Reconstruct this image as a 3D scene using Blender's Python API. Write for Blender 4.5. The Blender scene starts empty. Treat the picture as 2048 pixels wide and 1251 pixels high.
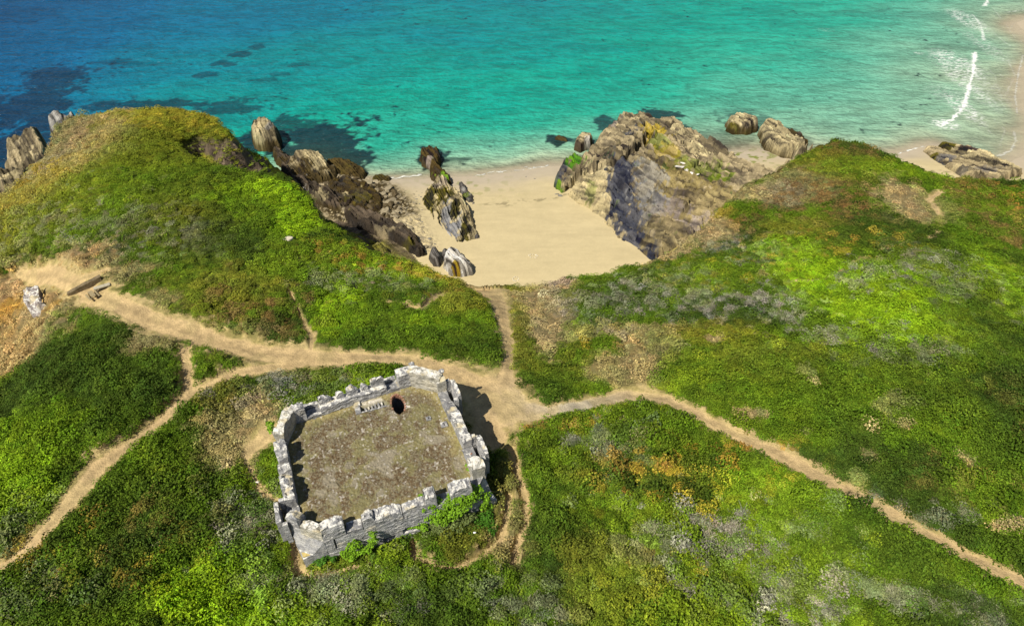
import bpy, bmesh, math
import numpy as np
from mathutils import Vector
S = bpy.context.scene
COL = S.collection

# ------------------------------------------------------------------ camera, sky, sun
H = 65.0; FPX = 1365.0; PITCH = math.radians(41)
cam = bpy.data.cameras.new('camera'); camo = bpy.data.objects.new('camera', cam); COL.objects.link(camo)
cam.sensor_width = 36.0; cam.lens = FPX / 2048 * 36.0; cam.clip_end = 6000; cam.clip_start = 0.5
camo.location = (0, 0, H); camo.rotation_euler = (math.pi/2 - PITCH, 0, 0)
S.camera = camo
SUN_EL = 52.0; SUN_AZ = math.radians(48)           # direction (in the x-y plane) the shadows fall
W = bpy.data.worlds.new('World'); S.world = W; W.use_nodes = True
nt = W.node_tree; bg = nt.nodes['Background']; sky = nt.nodes.new('ShaderNodeTexSky')
sky.sky_type = 'NISHITA'; sky.sun_disc = False; sky.sun_elevation = math.radians(SUN_EL)
sd = Vector((-math.cos(SUN_AZ)*math.cos(math.radians(SUN_EL)), -math.sin(SUN_AZ)*math.cos(math.radians(SUN_EL)), math.sin(math.radians(SUN_EL))))
sky.sun_rotation = math.atan2(sd.x, sd.y)
nt.links.new(sky.outputs[0], bg.inputs[0]); bg.inputs[1].default_value = 0.054
sl = bpy.data.lights.new('sun', 'SUN'); sl.energy = 4.8; sl.angle = math.radians(0.5); sl.color = (1.0, 0.93, 0.80)
slo = bpy.data.objects.new('sun', sl); COL.objects.link(slo); slo.rotation_euler = (-sd).to_track_quat('-Z', 'Y').to_euler()
S.view_settings.view_transform = 'Standard'; S.view_settings.look = 'None'; S.view_settings.exposure = 0.2; S.view_settings.gamma = 1.0

# ------------------------------------------------------------------ helpers
R = np.random.default_rng(7)
cP, sP = math.cos(PITCH), math.sin(PITCH)
def w(px, py, z):                                   # photograph point at height z -> world x, y
    a = (px-1024)/FPX; b = -(py-625.5)/FPX
    dy = cP + b*sP; dz = -sP + b*cP; t = (z-H)/dz
    return np.array([a*t, dy*t])
def w3(px, py, z):
    q = w(px, py, z); return np.array([q[0], q[1], z])
def hsh(i, j, s):
    h = (i.astype(np.int64)*374761393 + j.astype(np.int64)*668265263 + s*2147483647 + 1013904223*s) & 0xffffffff
    h = ((h ^ (h >> 13))*1274126177) & 0xffffffff
    h = ((h ^ (h >> 16))*2246822519) & 0xffffffff
    return ((h ^ (h >> 15)) & 0xffffff)/float(0xffffff)
def vn(x, y, s=0):
    x = np.asarray(x, float); y = np.asarray(y, float)
    i = np.floor(x); j = np.floor(y); fx = x-i; fy = y-j
    fx = fx*fx*(3-2*fx); fy = fy*fy*(3-2*fy)
    a = hsh(i, j, s); b = hsh(i+1, j, s); c = hsh(i, j+1, s); d = hsh(i+1, j+1, s)
    return (a*(1-fx)+b*fx)*(1-fy) + (c*(1-fx)+d*fx)*fy
def fbm(x, y, o=4, s=0, g=0.5):
    t = 0; a = 1; n = 0
    for k in range(o):
        c, q = math.cos(.6*k), math.sin(.6*k)
        t = t + a*vn((x*c-y*q)*2**k + 17.3*k, (x*q+y*c)*2**k + 5.1*k, s+k); n += a; a *= g
    return t/n
def cell(x, y, s=0):                                # voronoi: F1, F2, id value
    x = np.asarray(x, float); y = np.asarray(y, float)
    i = np.floor(x); j = np.floor(y)
    f1 = np.full(x.shape, 9.); f2 = f1.copy(); idv = np.zeros(x.shape)
    for a in (-1, 0, 1):
        for b in (-1, 0, 1):
            ii = i+a; jj = j+b
            d = np.hypot(ii+hsh(ii, jj, s)-x, jj+hsh(ii, jj, s+9)-y)
            m = d < f1
            f2 = np.where(m, f1, np.minimum(f2, d)); idv = np.where(m, hsh(ii, jj, s+21), idv); f1 = np.where(m, d, f1)
    return f1, f2, idv
def sst(a, b, x):
    t = np.clip((x-a)/(b-a), 0, 1); return t*t*(3-2*t)
def segdist(X, Y, P, closed=True, Wd=None):
    P = np.asarray(P, float); n = len(P); D = np.full(X.shape, 1e9); K = np.zeros(X.shape)
    for k in range(n if closed else n-1):
        a = P[k]; b = P[(k+1) % n]; d = b-a; L = max(d@d, 1e-9)
        t = np.clip(((X-a[0])*d[0]+(Y-a[1])*d[1])/L, 0, 1)
        q = np.hypot(X-a[0]-t*d[0], Y-a[1]-t*d[1])
        if Wd is not None: q = q/(Wd[k]*(1-t)+Wd[k+1]*t)
        D = np.minimum(D, q)
    return D
def inside(X, Y, P):
    P = np.asarray(P, float); c = np.zeros(X.shape, bool); n = len(P)
    for k in range(n):
        x1, y1 = P[k]; x2, y2 = P[(k+1) % n]
        if y1 == y2: continue
        c ^= ((y1 > Y) != (y2 > Y)) & (X < (x2-x1)*(Y-y1)/(y2-y1)+x1)
    return c
class RBF:
    def __init__(s, pts, soft=1.0):
        s.soft = soft; s.p = np.array([p[:2] for p in pts], float); v = np.array([p[2] for p in pts], float); s.m = v.mean()
        K = -np.hypot(s.p[:, None, 0]-s.p[None, :, 0], s.p[:, None, 1]-s.p[None, :, 1])
        n = len(v); A = np.zeros((n+1, n+1)); A[:n, :n] = K - np.eye(n)*0.3; A[:n, n] = 1; A[n, :n] = 1
        s.c = np.linalg.solve(A, np.append(v, 0))
    def __call__(s, X, Y):
        o = np.full(np.shape(X), s.c[-1])
        for (x, y), c in zip(s.p, s.c[:-1]): o = o - c*np.sqrt((X-x)**2+(Y-y)**2+s.soft)
        return o
def mesh_np(name, V, F, cols=None, smooth=True):
    me = bpy.data.meshes.new(name); V = np.asarray(V, np.float32); F = np.asarray(F, np.int32)
    k = F.shape[1]
    me.vertices.add(len(V)); me.vertices.foreach_set('co', V.ravel())
    me.loops.add(F.size); me.loops.foreach_set('vertex_index', F.ravel())
    me.polygons.add(len(F)); me.polygons.foreach_set('loop_start', np.arange(0, F.size, k, dtype=np.int32))
    me.polygons.foreach_set('use_smooth', np.full(len(F), smooth))
    for nm, c in (cols or {}).items():
        if c.ndim == 2:
            a = me.attributes.new(nm, 'FLOAT_COLOR', 'POINT'); c4 = np.ones((len(V), 4), np.float32); c4[:, :3] = c; a.data.foreach_set('color', c4.ravel())
        else:
            a = me.attributes.new(nm, 'FLOAT', 'POINT'); a.data.foreach_set('value', c.astype(np.float32))
    me.update(calc_edges=True); me.validate(); return me
def obj(name, me, mat=None, parent=None, **kw):
    o = bpy.data.objects.new(name, me); COL.objects.link(o)
    if mat and me: me.materials.append(mat)
    if parent: o.parent = parent
    for k, v in kw.items(): o[k] = v
    return o
def thing(name, label, cat, group=None):
    o = bpy.data.objects.new(name, None); COL.objects.link(o); o['label'] = label; o['category'] = cat
    if group: o['group'] = group
    return o
def gridF(nx, ny):
    i = np.arange(nx-1)[None, :] + nx*np.arange(ny-1)[:, None]; i = i.ravel()
    return np.stack([i, i+1, i+1+nx, i+nx], 1)
def recentre(o):                                    # put a mesh thing's origin at its base
    me = o.data; n = len(me.vertices); c = np.empty(n*3, np.float32); me.vertices.foreach_get('co', c); c = c.reshape(-1, 3)
    b = np.array([c[:, 0].mean(), c[:, 1].mean(), c[:, 2].min()]); me.vertices.foreach_set('co', (c-b).astype(np.float32).ravel()); o.location = b.tolist(); me.update()

# ------------------------------------------------------------------ materials
def nodemat(name):
    m = bpy.data.materials.new(name); m.use_nodes = True; t = m.node_tree
    return m, t, t.nodes['Principled BSDF']
def N(t, typ, **kw):
    n = t.nodes.new(typ)
    for k, v in kw.items(): setattr(n, k, v)
    return n
def noise(t, vec, scale, det=4, rough=.6, dist=0):
    n = N(t, 'ShaderNodeTexNoise'); n.inputs['Scale'].default_value = scale; n.inputs['Detail'].default_value = det
    n.inputs['Roughness'].default_value = rough; n.inputs['Distortion'].default_value = dist
    if vec: t.links.new(vec, n.inputs['Vector'])
    return n.outputs[0]
def maprange(t, v, a, b, c, d):
    n = N(t, 'ShaderNodeMapRange'); n.inputs[1].default_value = a; n.inputs[2].default_value = b; n.inputs[3].default_value = c; n.inputs[4].default_value = d
    t.links.new(v, n.inputs[0]); return n.outputs[0]
def mixc(t, f, a, b, mode='MIX'):
    n = N(t, 'ShaderNodeMix', data_type='RGBA', blend_type=mode)
    for s, v in ((0, f), (6, a), (7, b)):
        if isinstance(v, (int, float)): n.inputs[s].default_value = v
        elif isinstance(v, tuple): n.inputs[s].default_value = (*v, 1)
        else: t.links.new(v, n.inputs[s])
    return n.outputs[2]
def mul(t, a, b, op='MULTIPLY'):
    n = N(t, 'ShaderNodeMath', operation=op)
    for s, v in ((0, a), (1, b)):
        if isinstance(v, (int, float)): n.inputs[s].default_value = v
        else: t.links.new(v, n.inputs[s])
    return n.outputs[0]
def bump(t, h, st, dist=1.0):
    n = N(t, 'ShaderNodeBump'); n.inputs['Strength'].default_value = st; n.inputs['Distance'].default_value = dist
    t.links.new(h, n.inputs['Height']); return n.outputs[0]
def vcolmat(name, s1, s2, amp, bst, bdist, rough=0.95, attr='col', atype='GEOMETRY', spec=0.15):
    m, t, p = nodemat(name)
    a = N(t, 'ShaderNodeAttribute', attribute_name=attr, attribute_type=atype)
    g = N(t, 'ShaderNodeNewGeometry').outputs['Position']
    n1 = noise(t, g, s1, 5, .65); n2 = noise(t, g, s2, 3, .6)
    f = mul(t, maprange(t, n1, .3, .7, 1-amp, 1+amp), maprange(t, n2, .3, .7, 1-amp*.6, 1+amp*.6))
    v = N(t, 'ShaderNodeVectorMath', operation='SCALE'); t.links.new(a.outputs[0], v.inputs[0]); t.links.new(f, v.inputs['Scale'])
    t.links.new(v.outputs[0], p.inputs['Base Color']); p.inputs['Roughness'].default_value = rough; p.inputs['Specular IOR Level'].default_value = spec
    if bst: t.links.new(bump(t, mul(t, n1, n2, 'ADD'), bst, bdist), p.inputs['Normal'])
    return m
M_land = vcolmat('earth_and_turf', 1.1, 7.0, .22, .8, .12)
M_sand = vcolmat('beach_sand', .5, 5.0, .05, .35, .05)
M_rock = vcolmat('layered_rock', .9, 6.0, .28, .9, .16, .85)
M_rubble = vcolmat('weedy_rubble', 1.2, 7.0, .3, .8, .12, .8)
M_plain = vcolmat('roof_turf', 1.5, 9.0, .2, .7, .04)
def leafmat(name, spec=.1):
    m, t, p = nodemat(name)
    a = N(t, 'ShaderNodeAttribute', attribute_name='tint', attribute_type='INSTANCER')
    b = N(t, 'ShaderNodeAttribute', attribute_name='leaf', attribute_type='GEOMETRY')
    v = N(t, 'ShaderNodeVectorMath', operation='SCALE'); t.links.new(a.outputs[0], v.inputs[0]); t.links.new(b.outputs['Fac'], v.inputs['Scale'])
    t.links.new(v.outputs[0], p.inputs['Base Color']); p.inputs['Roughness'].default_value = .8; p.inputs['Specular IOR Level'].default_value = spec
    return m
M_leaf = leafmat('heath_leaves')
def shrubmat(name, col):
    m, t, p = nodemat(name)
    b = N(t, 'ShaderNodeAttribute', attribute_name='leaf', attribute_type='GEOMETRY')
    v = N(t, 'ShaderNodeVectorMath', operation='SCALE'); v.inputs[0].default_value = col; t.links.new(b.outputs['Fac'], v.inputs['Scale'])
    t.links.new(v.outputs[0], p.inputs['Base Color']); p.inputs['Roughness'].default_value = .7; p.inputs['Specular IOR Level'].default_value = .15
    return m
def stonemat(name, base, white=.5, cream=.25, course=True):
    m, t, p = nodemat(name)
    geo = N(t, 'ShaderNodeNewGeometry'); g = geo.outputs['Position']
    n1 = noise(t, g, 2.2, 6, .7); n2 = noise(t, g, 9, 4, .6)
    dk = tuple(c*.55 for c in base); lt = tuple(min(c*1.45, 1) for c in base)
    c = mixc(t, maprange(t, n1, .32, .68, 0, 1), dk, lt)
    mp = N(t, 'ShaderNodeMapping'); mp.inputs['Scale'].default_value = (1.6, 1.6, 17); t.links.new(g, mp.inputs[0])
    st = noise(t, mp.outputs[0], 1.3, 4, .65)
    c = mixc(t, .75, c, mixc(t, maprange(t, st, .35, .62, 0, 1), (.55, .55, .56), (1, 1, 1)), 'MULTIPLY') if course else c
    sx = N(t, 'ShaderNodeSeparateXYZ'); t.links.new(geo.outputs['Normal'], sx.inputs[0])
    up = maprange(t, sx.outputs[2], .35, .8, .25, 1)
    l1 = noise(t, g, 2.8, 5, .62, .4); l2 = noise(t, g, 1.1, 3, .5)
    fw = mul(t, maprange(t, l1, .56-.14*white, .62-.14*white, 0, 1), up)
    c = mixc(t, fw, c, (.74, .72, .66))
    fc = mul(t, maprange(t, l2, .60-.12*cream, .70-.12*cream, 0, .8), up)
    c = mixc(t, fc, c, (.58, .50, .31))
    t.links.new(c, p.inputs['Base Color']); p.inputs['Roughness'].default_value = .9; p.inputs['Specular IOR Level'].default_value = .2
    t.links.new(bump(t, mul(t, mul(t, n1, n2, 'ADD'), st, 'ADD'), .9, .08), p.inputs['Normal'])
    return m
M_stone = stonemat('slate_masonry', (.37, .37, .375), .62, .25)
M_slab = stonemat('grey_stone_slab', (.24, .24, .245), .05, .1, False)
M_cream = stonemat('lichened_masonry', (.42, .40, .33), .9, .9)
def flat(name, col, rough=.9, amp=.3, sc=5):
    m, t, p = nodemat(name); g = N(t, 'ShaderNodeNewGeometry').outputs['Position']; n = noise(t, g, sc, 5, .65)
    c = mixc(t, maprange(t, n, .3, .7, 0, 1), tuple(q*(1-amp) for q in col), tuple(min(1, q*(1+amp)) for q in col))
    t.links.new(c, p.inputs['Base Color']); p.inputs['Roughness'].default_value = rough; t.links.new(bump(t, n, .6, .04), p.inputs['Normal']); return m
M_brick = flat('red_brick', (.34, .17, .11)); M_dark = flat('cellar_floor', (.03, .028, .025)); M_wood = flat('weathered_wood', (.30, .24, .13)); M_conc = flat('pale_concrete', (.42, .38, .28)); M_quartz = flat('white_quartz', (.72, .68, .62)); M_litter = flat('white_plastic', (.85, .85, .85), .4, .05)
M_pale = flat('pale_stone', (.55, .50, .38)); M_stem = flat('woody_stem', (.12, .09, .05))

# ------------------------------------------------------------------ terrain heights
TOP = [(0,395,13),(60,345,12),(90,310,13),(110,258,14),(150,230,15),(200,219,16),(270,213,17),(360,213,17),(420,228,17),(450,250,17),(455,268,16.3),(395,262,16.7),(340,272,17),(355,300,17.5),(410,322,17.5),(470,337,17),(560,350,16),(600,385,15.5),(640,440,15),(700,480,14.5),(760,510,14),(810,518,13.5),(850,528,13),(880,545,12.5),(950,570,11.5),(1000,571,10.5),(1050,573,10.5),(1130,553,11),(1200,549,12),(1290,526,12),(1345,500,12),(1400,458,12),(1450,408,12),(1490,374,12),(1560,335,13),(1600,305,14),(1680,272,15),(1740,290,15),(1800,318,14.5),(1860,345,14),(1920,352,14),(2048,352,15),(2200,355,16)]
TOPW = [(*w(*t),) for t in TOP]
top_poly = [(-400, -400), (-400, 30), (-115, 58), (-86, 73)] + TOPW + [(140, 84), (400, 80), (400, -400)]
foot_poly = [(-500, -500), (-500, 60), (-122, 72), (-88, 88), (-84, 100), (-82, 111), (-75, 117), (-62, 116), (-53, 114.5), (-47, 112), (-42, 111), (-36.5, 109.5), (-33.5, 105), (-34.5, 99), (-33, 97.5), (-31, 98), (-28, 97), (-24.5, 95), (-18.5, 91), (-14.5, 86), (-13, 82), (-9, 78), (-4, 76.5), (2, 76.5), (8, 77.5), (14, 78.5), (19, 82.5), (23, 86), (27, 90), (33, 96), (38, 100), (40, 104), (46, 107), (53, 110), (59, 106), (64, 102), (69, 99), (76, 97), (86, 96), (150, 92), (500, 88), (500, -500)]
CTL = [(0,450,15),(0,520,15),(100,400,16),(250,260,18),(200,350,18.5),(350,400,19),(250,500,19),(450,400,18),(520,440,17.5),(600,520,16.5),(700,560,15.8),(800,580,15.2),(900,600,14.8),(100,560,17),(0,600,12),(0,700,10),(55,640,13),(115,640,17.5),(200,600,18.5),(0,780,13.5),(40,715,13),(105,720,18.4),(55,815,18.8),(0,880,18.8),(300,640,19),(500,700,19.5),(400,600,18.5),(700,650,18),(780,690,19),(900,650,17.2),(950,620,15.5),(1000,610,12.8),(1010,700,16.5),(1080,620,12.3),(1090,680,14.5),(1020,760,19.2),(700,720,19.8),(600,760,20),(750,900,20),(950,850,20),(560,1000,20),(620,1130,20),(900,1100,20),(1050,1000,20),(1250,700,17),(1300,760,19),(1200,620,15),(1300,580,15),(1500,560,16),(1500,650,17.5),(1700,600,18),(1900,600,19.5),(1700,450,16.5),(1850,450,16.5),(2000,450,17),(1600,380,14.5),(1600,850,20.5),(1900,850,21.5),(1300,1000,21),(1700,1100,22),(2000,1200,23),(1200,1200,21.5),(700,1220,20.5),(300,1150,21),(0,1150,21),(200,900,20),(400,900,20)]
FZ = RBF([(*w(*t), t[2]) for t in TOP[::2]] + [(*w(*t), t[2]) for t in CTL] + [(-120, 40, 9), (120, 60, 18), (0, -60, 22), (-200, 20, 8), (200, 40, 20)])
BAS = [(0,0,-17),(300,0,-13.5),(600,0,-10.5),(900,0,-8.5),(1200,0,-6.5),(1500,0,-5),(1700,0,-4),(1800,0,-2.8),(1900,0,-1.8),(1970,0,-1.1),(2048,0,-.8),(0,150,-15),(300,150,-9),(600,150,-7),(900,150,-6),(1200,150,-4.8),(1500,120,-3.4),(1650,100,-2.8),(1800,120,-1.5),(1900,140,-.8),(1960,150,-.7),(1940,230,-.65),(0,300,-13),(100,220,-12),(300,205,-8),(600,220,-6),(800,220,-4.5),(750,300,-3.5),(1000,220,-4.5),(1000,290,-2.3),(1200,220,-3.6),(1400,210,-2.6),(1600,220,-1.7),(1800,230,-1.1),(1750,270,-.9),(1850,265,-.6),(900,325,-.8),(1050,308,-.9),(1400,265,-1.1),(1550,262,-1),(780,357,0),(870,356,0),(950,352,0),(1030,342,0),(1100,332,0),(1090,300,-.9),(1440,300,-.25),(1500,310,.15),(1560,340,.8),(1500,360,1),(1700,290,-.6),(1800,308,0),(1850,292,0),(1900,300,.3),(1830,330,.8),(1950,345,.7),(2010,332,.05),(2048,325,.2),(1950,300,-.7),(2030,280,-.3),(2060,220,.1),(2025,220,-.35),(2000,220,-.7),(2050,140,.05),(2000,120,-.8),(2030,140,-.35),(2046,48,.12),(2030,50,.0),(2060,20,-.5),(2010,90,-.7),(2046,90,-.3),(950,400,.8),(1000,450,1.4),(1100,450,1.4),(1050,540,2.3),(1200,500,2.2),(800,420,.8),(820,480,1.5),(650,340,.1),(600,310,-.3),(700,380,.6),(560,290,-3.5),(640,280,-3),(500,250,-6)]
FB = RBF([(*w(x, y, 0), z) for x, y, z in BAS] + [(-160, 400, -22), (160, 400, -6), (0, 400, -14), (-170, 100, -15), (130, 115, 1.5), (220, 200, 1), (230, 120, 2)])
RUBP = [w(x, y, .6) for x, y in ((545,290),(600,300),(650,308),(700,330),(738,345),(790,370),(812,392),(835,425),(845,455),(868,500),(850,515),(800,505),(700,470),(640,430),(560,350))]
def lumps(X, Y):                                     # cushions of scrub
    wx = X+.35*(fbm(X*.9, Y*.9, 2, 401)-.5)*2; wy = Y+.35*(fbm(X*.9, Y*.9, 2, 402)-.5)*2
    f1, _, i1 = cell(wx/1.05, wy/1.05, 403); g1, _, j1 = cell(wx/.5, wy/.5, 404)
    a = .16+.55*sst(.35, .65, fbm(X*.1, Y*.1, 3, 405))*sst(95, 45, Y) + .10*sst(60, 20, Y)
    k = sst(1.2, 2.2, pathmask(X, Y))
    k = k*sst(1.7, 1.45, np.abs(X)/(22+.68*np.maximum(Y, 0)))*sst(-2, 6, Y)
    return a*k*((.45+.75*i1)*np.clip(1-1.5*f1**2, -.2, 1) + .40*(.3+j1)*np.clip(1-1.6*g1**2, -.2, 1))
def height(X, Y, full=False):
    P = FZ(X, Y); B = FB(X, Y); B = np.where(Y > 300, np.minimum(B, -.5), B)
    wx = X + 1.6*(fbm(X*.35, Y*.35, 3, 3)-.5); wy = Y + 1.6*(fbm(X*.35, Y*.35, 3, 4)-.5)
    it = inside(wx, wy, top_poly); iff = inside(wx, wy, foot_poly)
    dT = segdist(wx, wy, top_poly); dF = segdist(wx, wy, foot_poly)
    t = np.where(it, 1, np.where(iff, dF/(dF+dT+1e-6), 0))
    edge = np.where(it, np.exp(-dT/1.6), 0)
    p = .75*t**2.4 + .25*t
    kf = np.exp(-((X+42)/8)**2-((Y-104)/9)**2); p = p*(1-kf) + t**1.1*kf
    # plateau undulation
    P2 = P + 1.3*(fbm(X*.12, Y*.12, 3, 11)-.5) + .35*(fbm(X*.7, Y*.7, 3, 12)-.5) - edge*.7
    calm = inside(X, Y, FORT_PAD)
    P2 = np.where(calm, np.minimum(P2, 20.0), P2)
    P2 = P2 + lumps(X, Y)*np.where(it, 1, 0)*sst(0, 1.2, dT)
    s = X*.80 - Y*.60 + 1.5*fbm(X*.2, Y*.2, 3, 5)
    crag = (fbm(X*.45, Y*.45, 4, 6)-.5)*3.4 + (hsh(np.floor(s/.8), np.floor((X*.6+Y*.8)/2.3), 4)-.5)*.9
    cl = 4*t*(1-t)
    h = B*(1-p) + P2*p + crag*np.clip(cl, 0, 1)*np.where(iff & ~it, 1, 0)
    # loose rubble on the shore
    rub = sst(-2.0, 1.5, np.where(inside(X, Y, RUBP), 1, -1)*segdist(X, Y, RUBP))*(~iff)
    sparse = rub*sst(.0, .4, fbm(X*.25, Y*.25, 3, 8)-.25)
    f1, f2, ci = cell(X*1.25, Y*1.25, 31); g1, g2, gi = cell(X*2.8, Y*2.8, 32)
    bmp = np.sqrt(np.clip(f2-f1, 0, 1))*(.25+.75*ci)*.75 + np.clip(g2-g1, 0, .5)*.35
    h = h + rub*(bmp*.9-.05)
    h = h + np.where(~iff, .03*(fbm(X*.8, Y*.8, 3, 14)-.5), 0)
    if full: return h, t, it, iff, dT, dF, rub, ci, f2-f1
    return h

# fort frame (needed by the terrain): u along the south wall, v to the north
FO = np.array([-14.3, 25.0]); E1 = np.array([.937, .350]); E2 = np.array([-.350, .937])
def L(u, v): return FO + u*E1 + v*E2
FORT_PAD = [L(-1.5, -1.6), L(14.6, -1.8), L(14.4, 13), L(-1.6, 12.2)]
FORT_IN = [L(-.5, -.6), L(13.4, -.8), L(13, 11.9), L(-.6, 11)]

def onland(px, py):                                 # photograph point on the plateau
    z = 18.0
    for _ in range(12):
        q = w(px, py, z); z = .5*z + .5*float(FZ(q[0], q[1]))
    return w(px, py, z)

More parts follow.
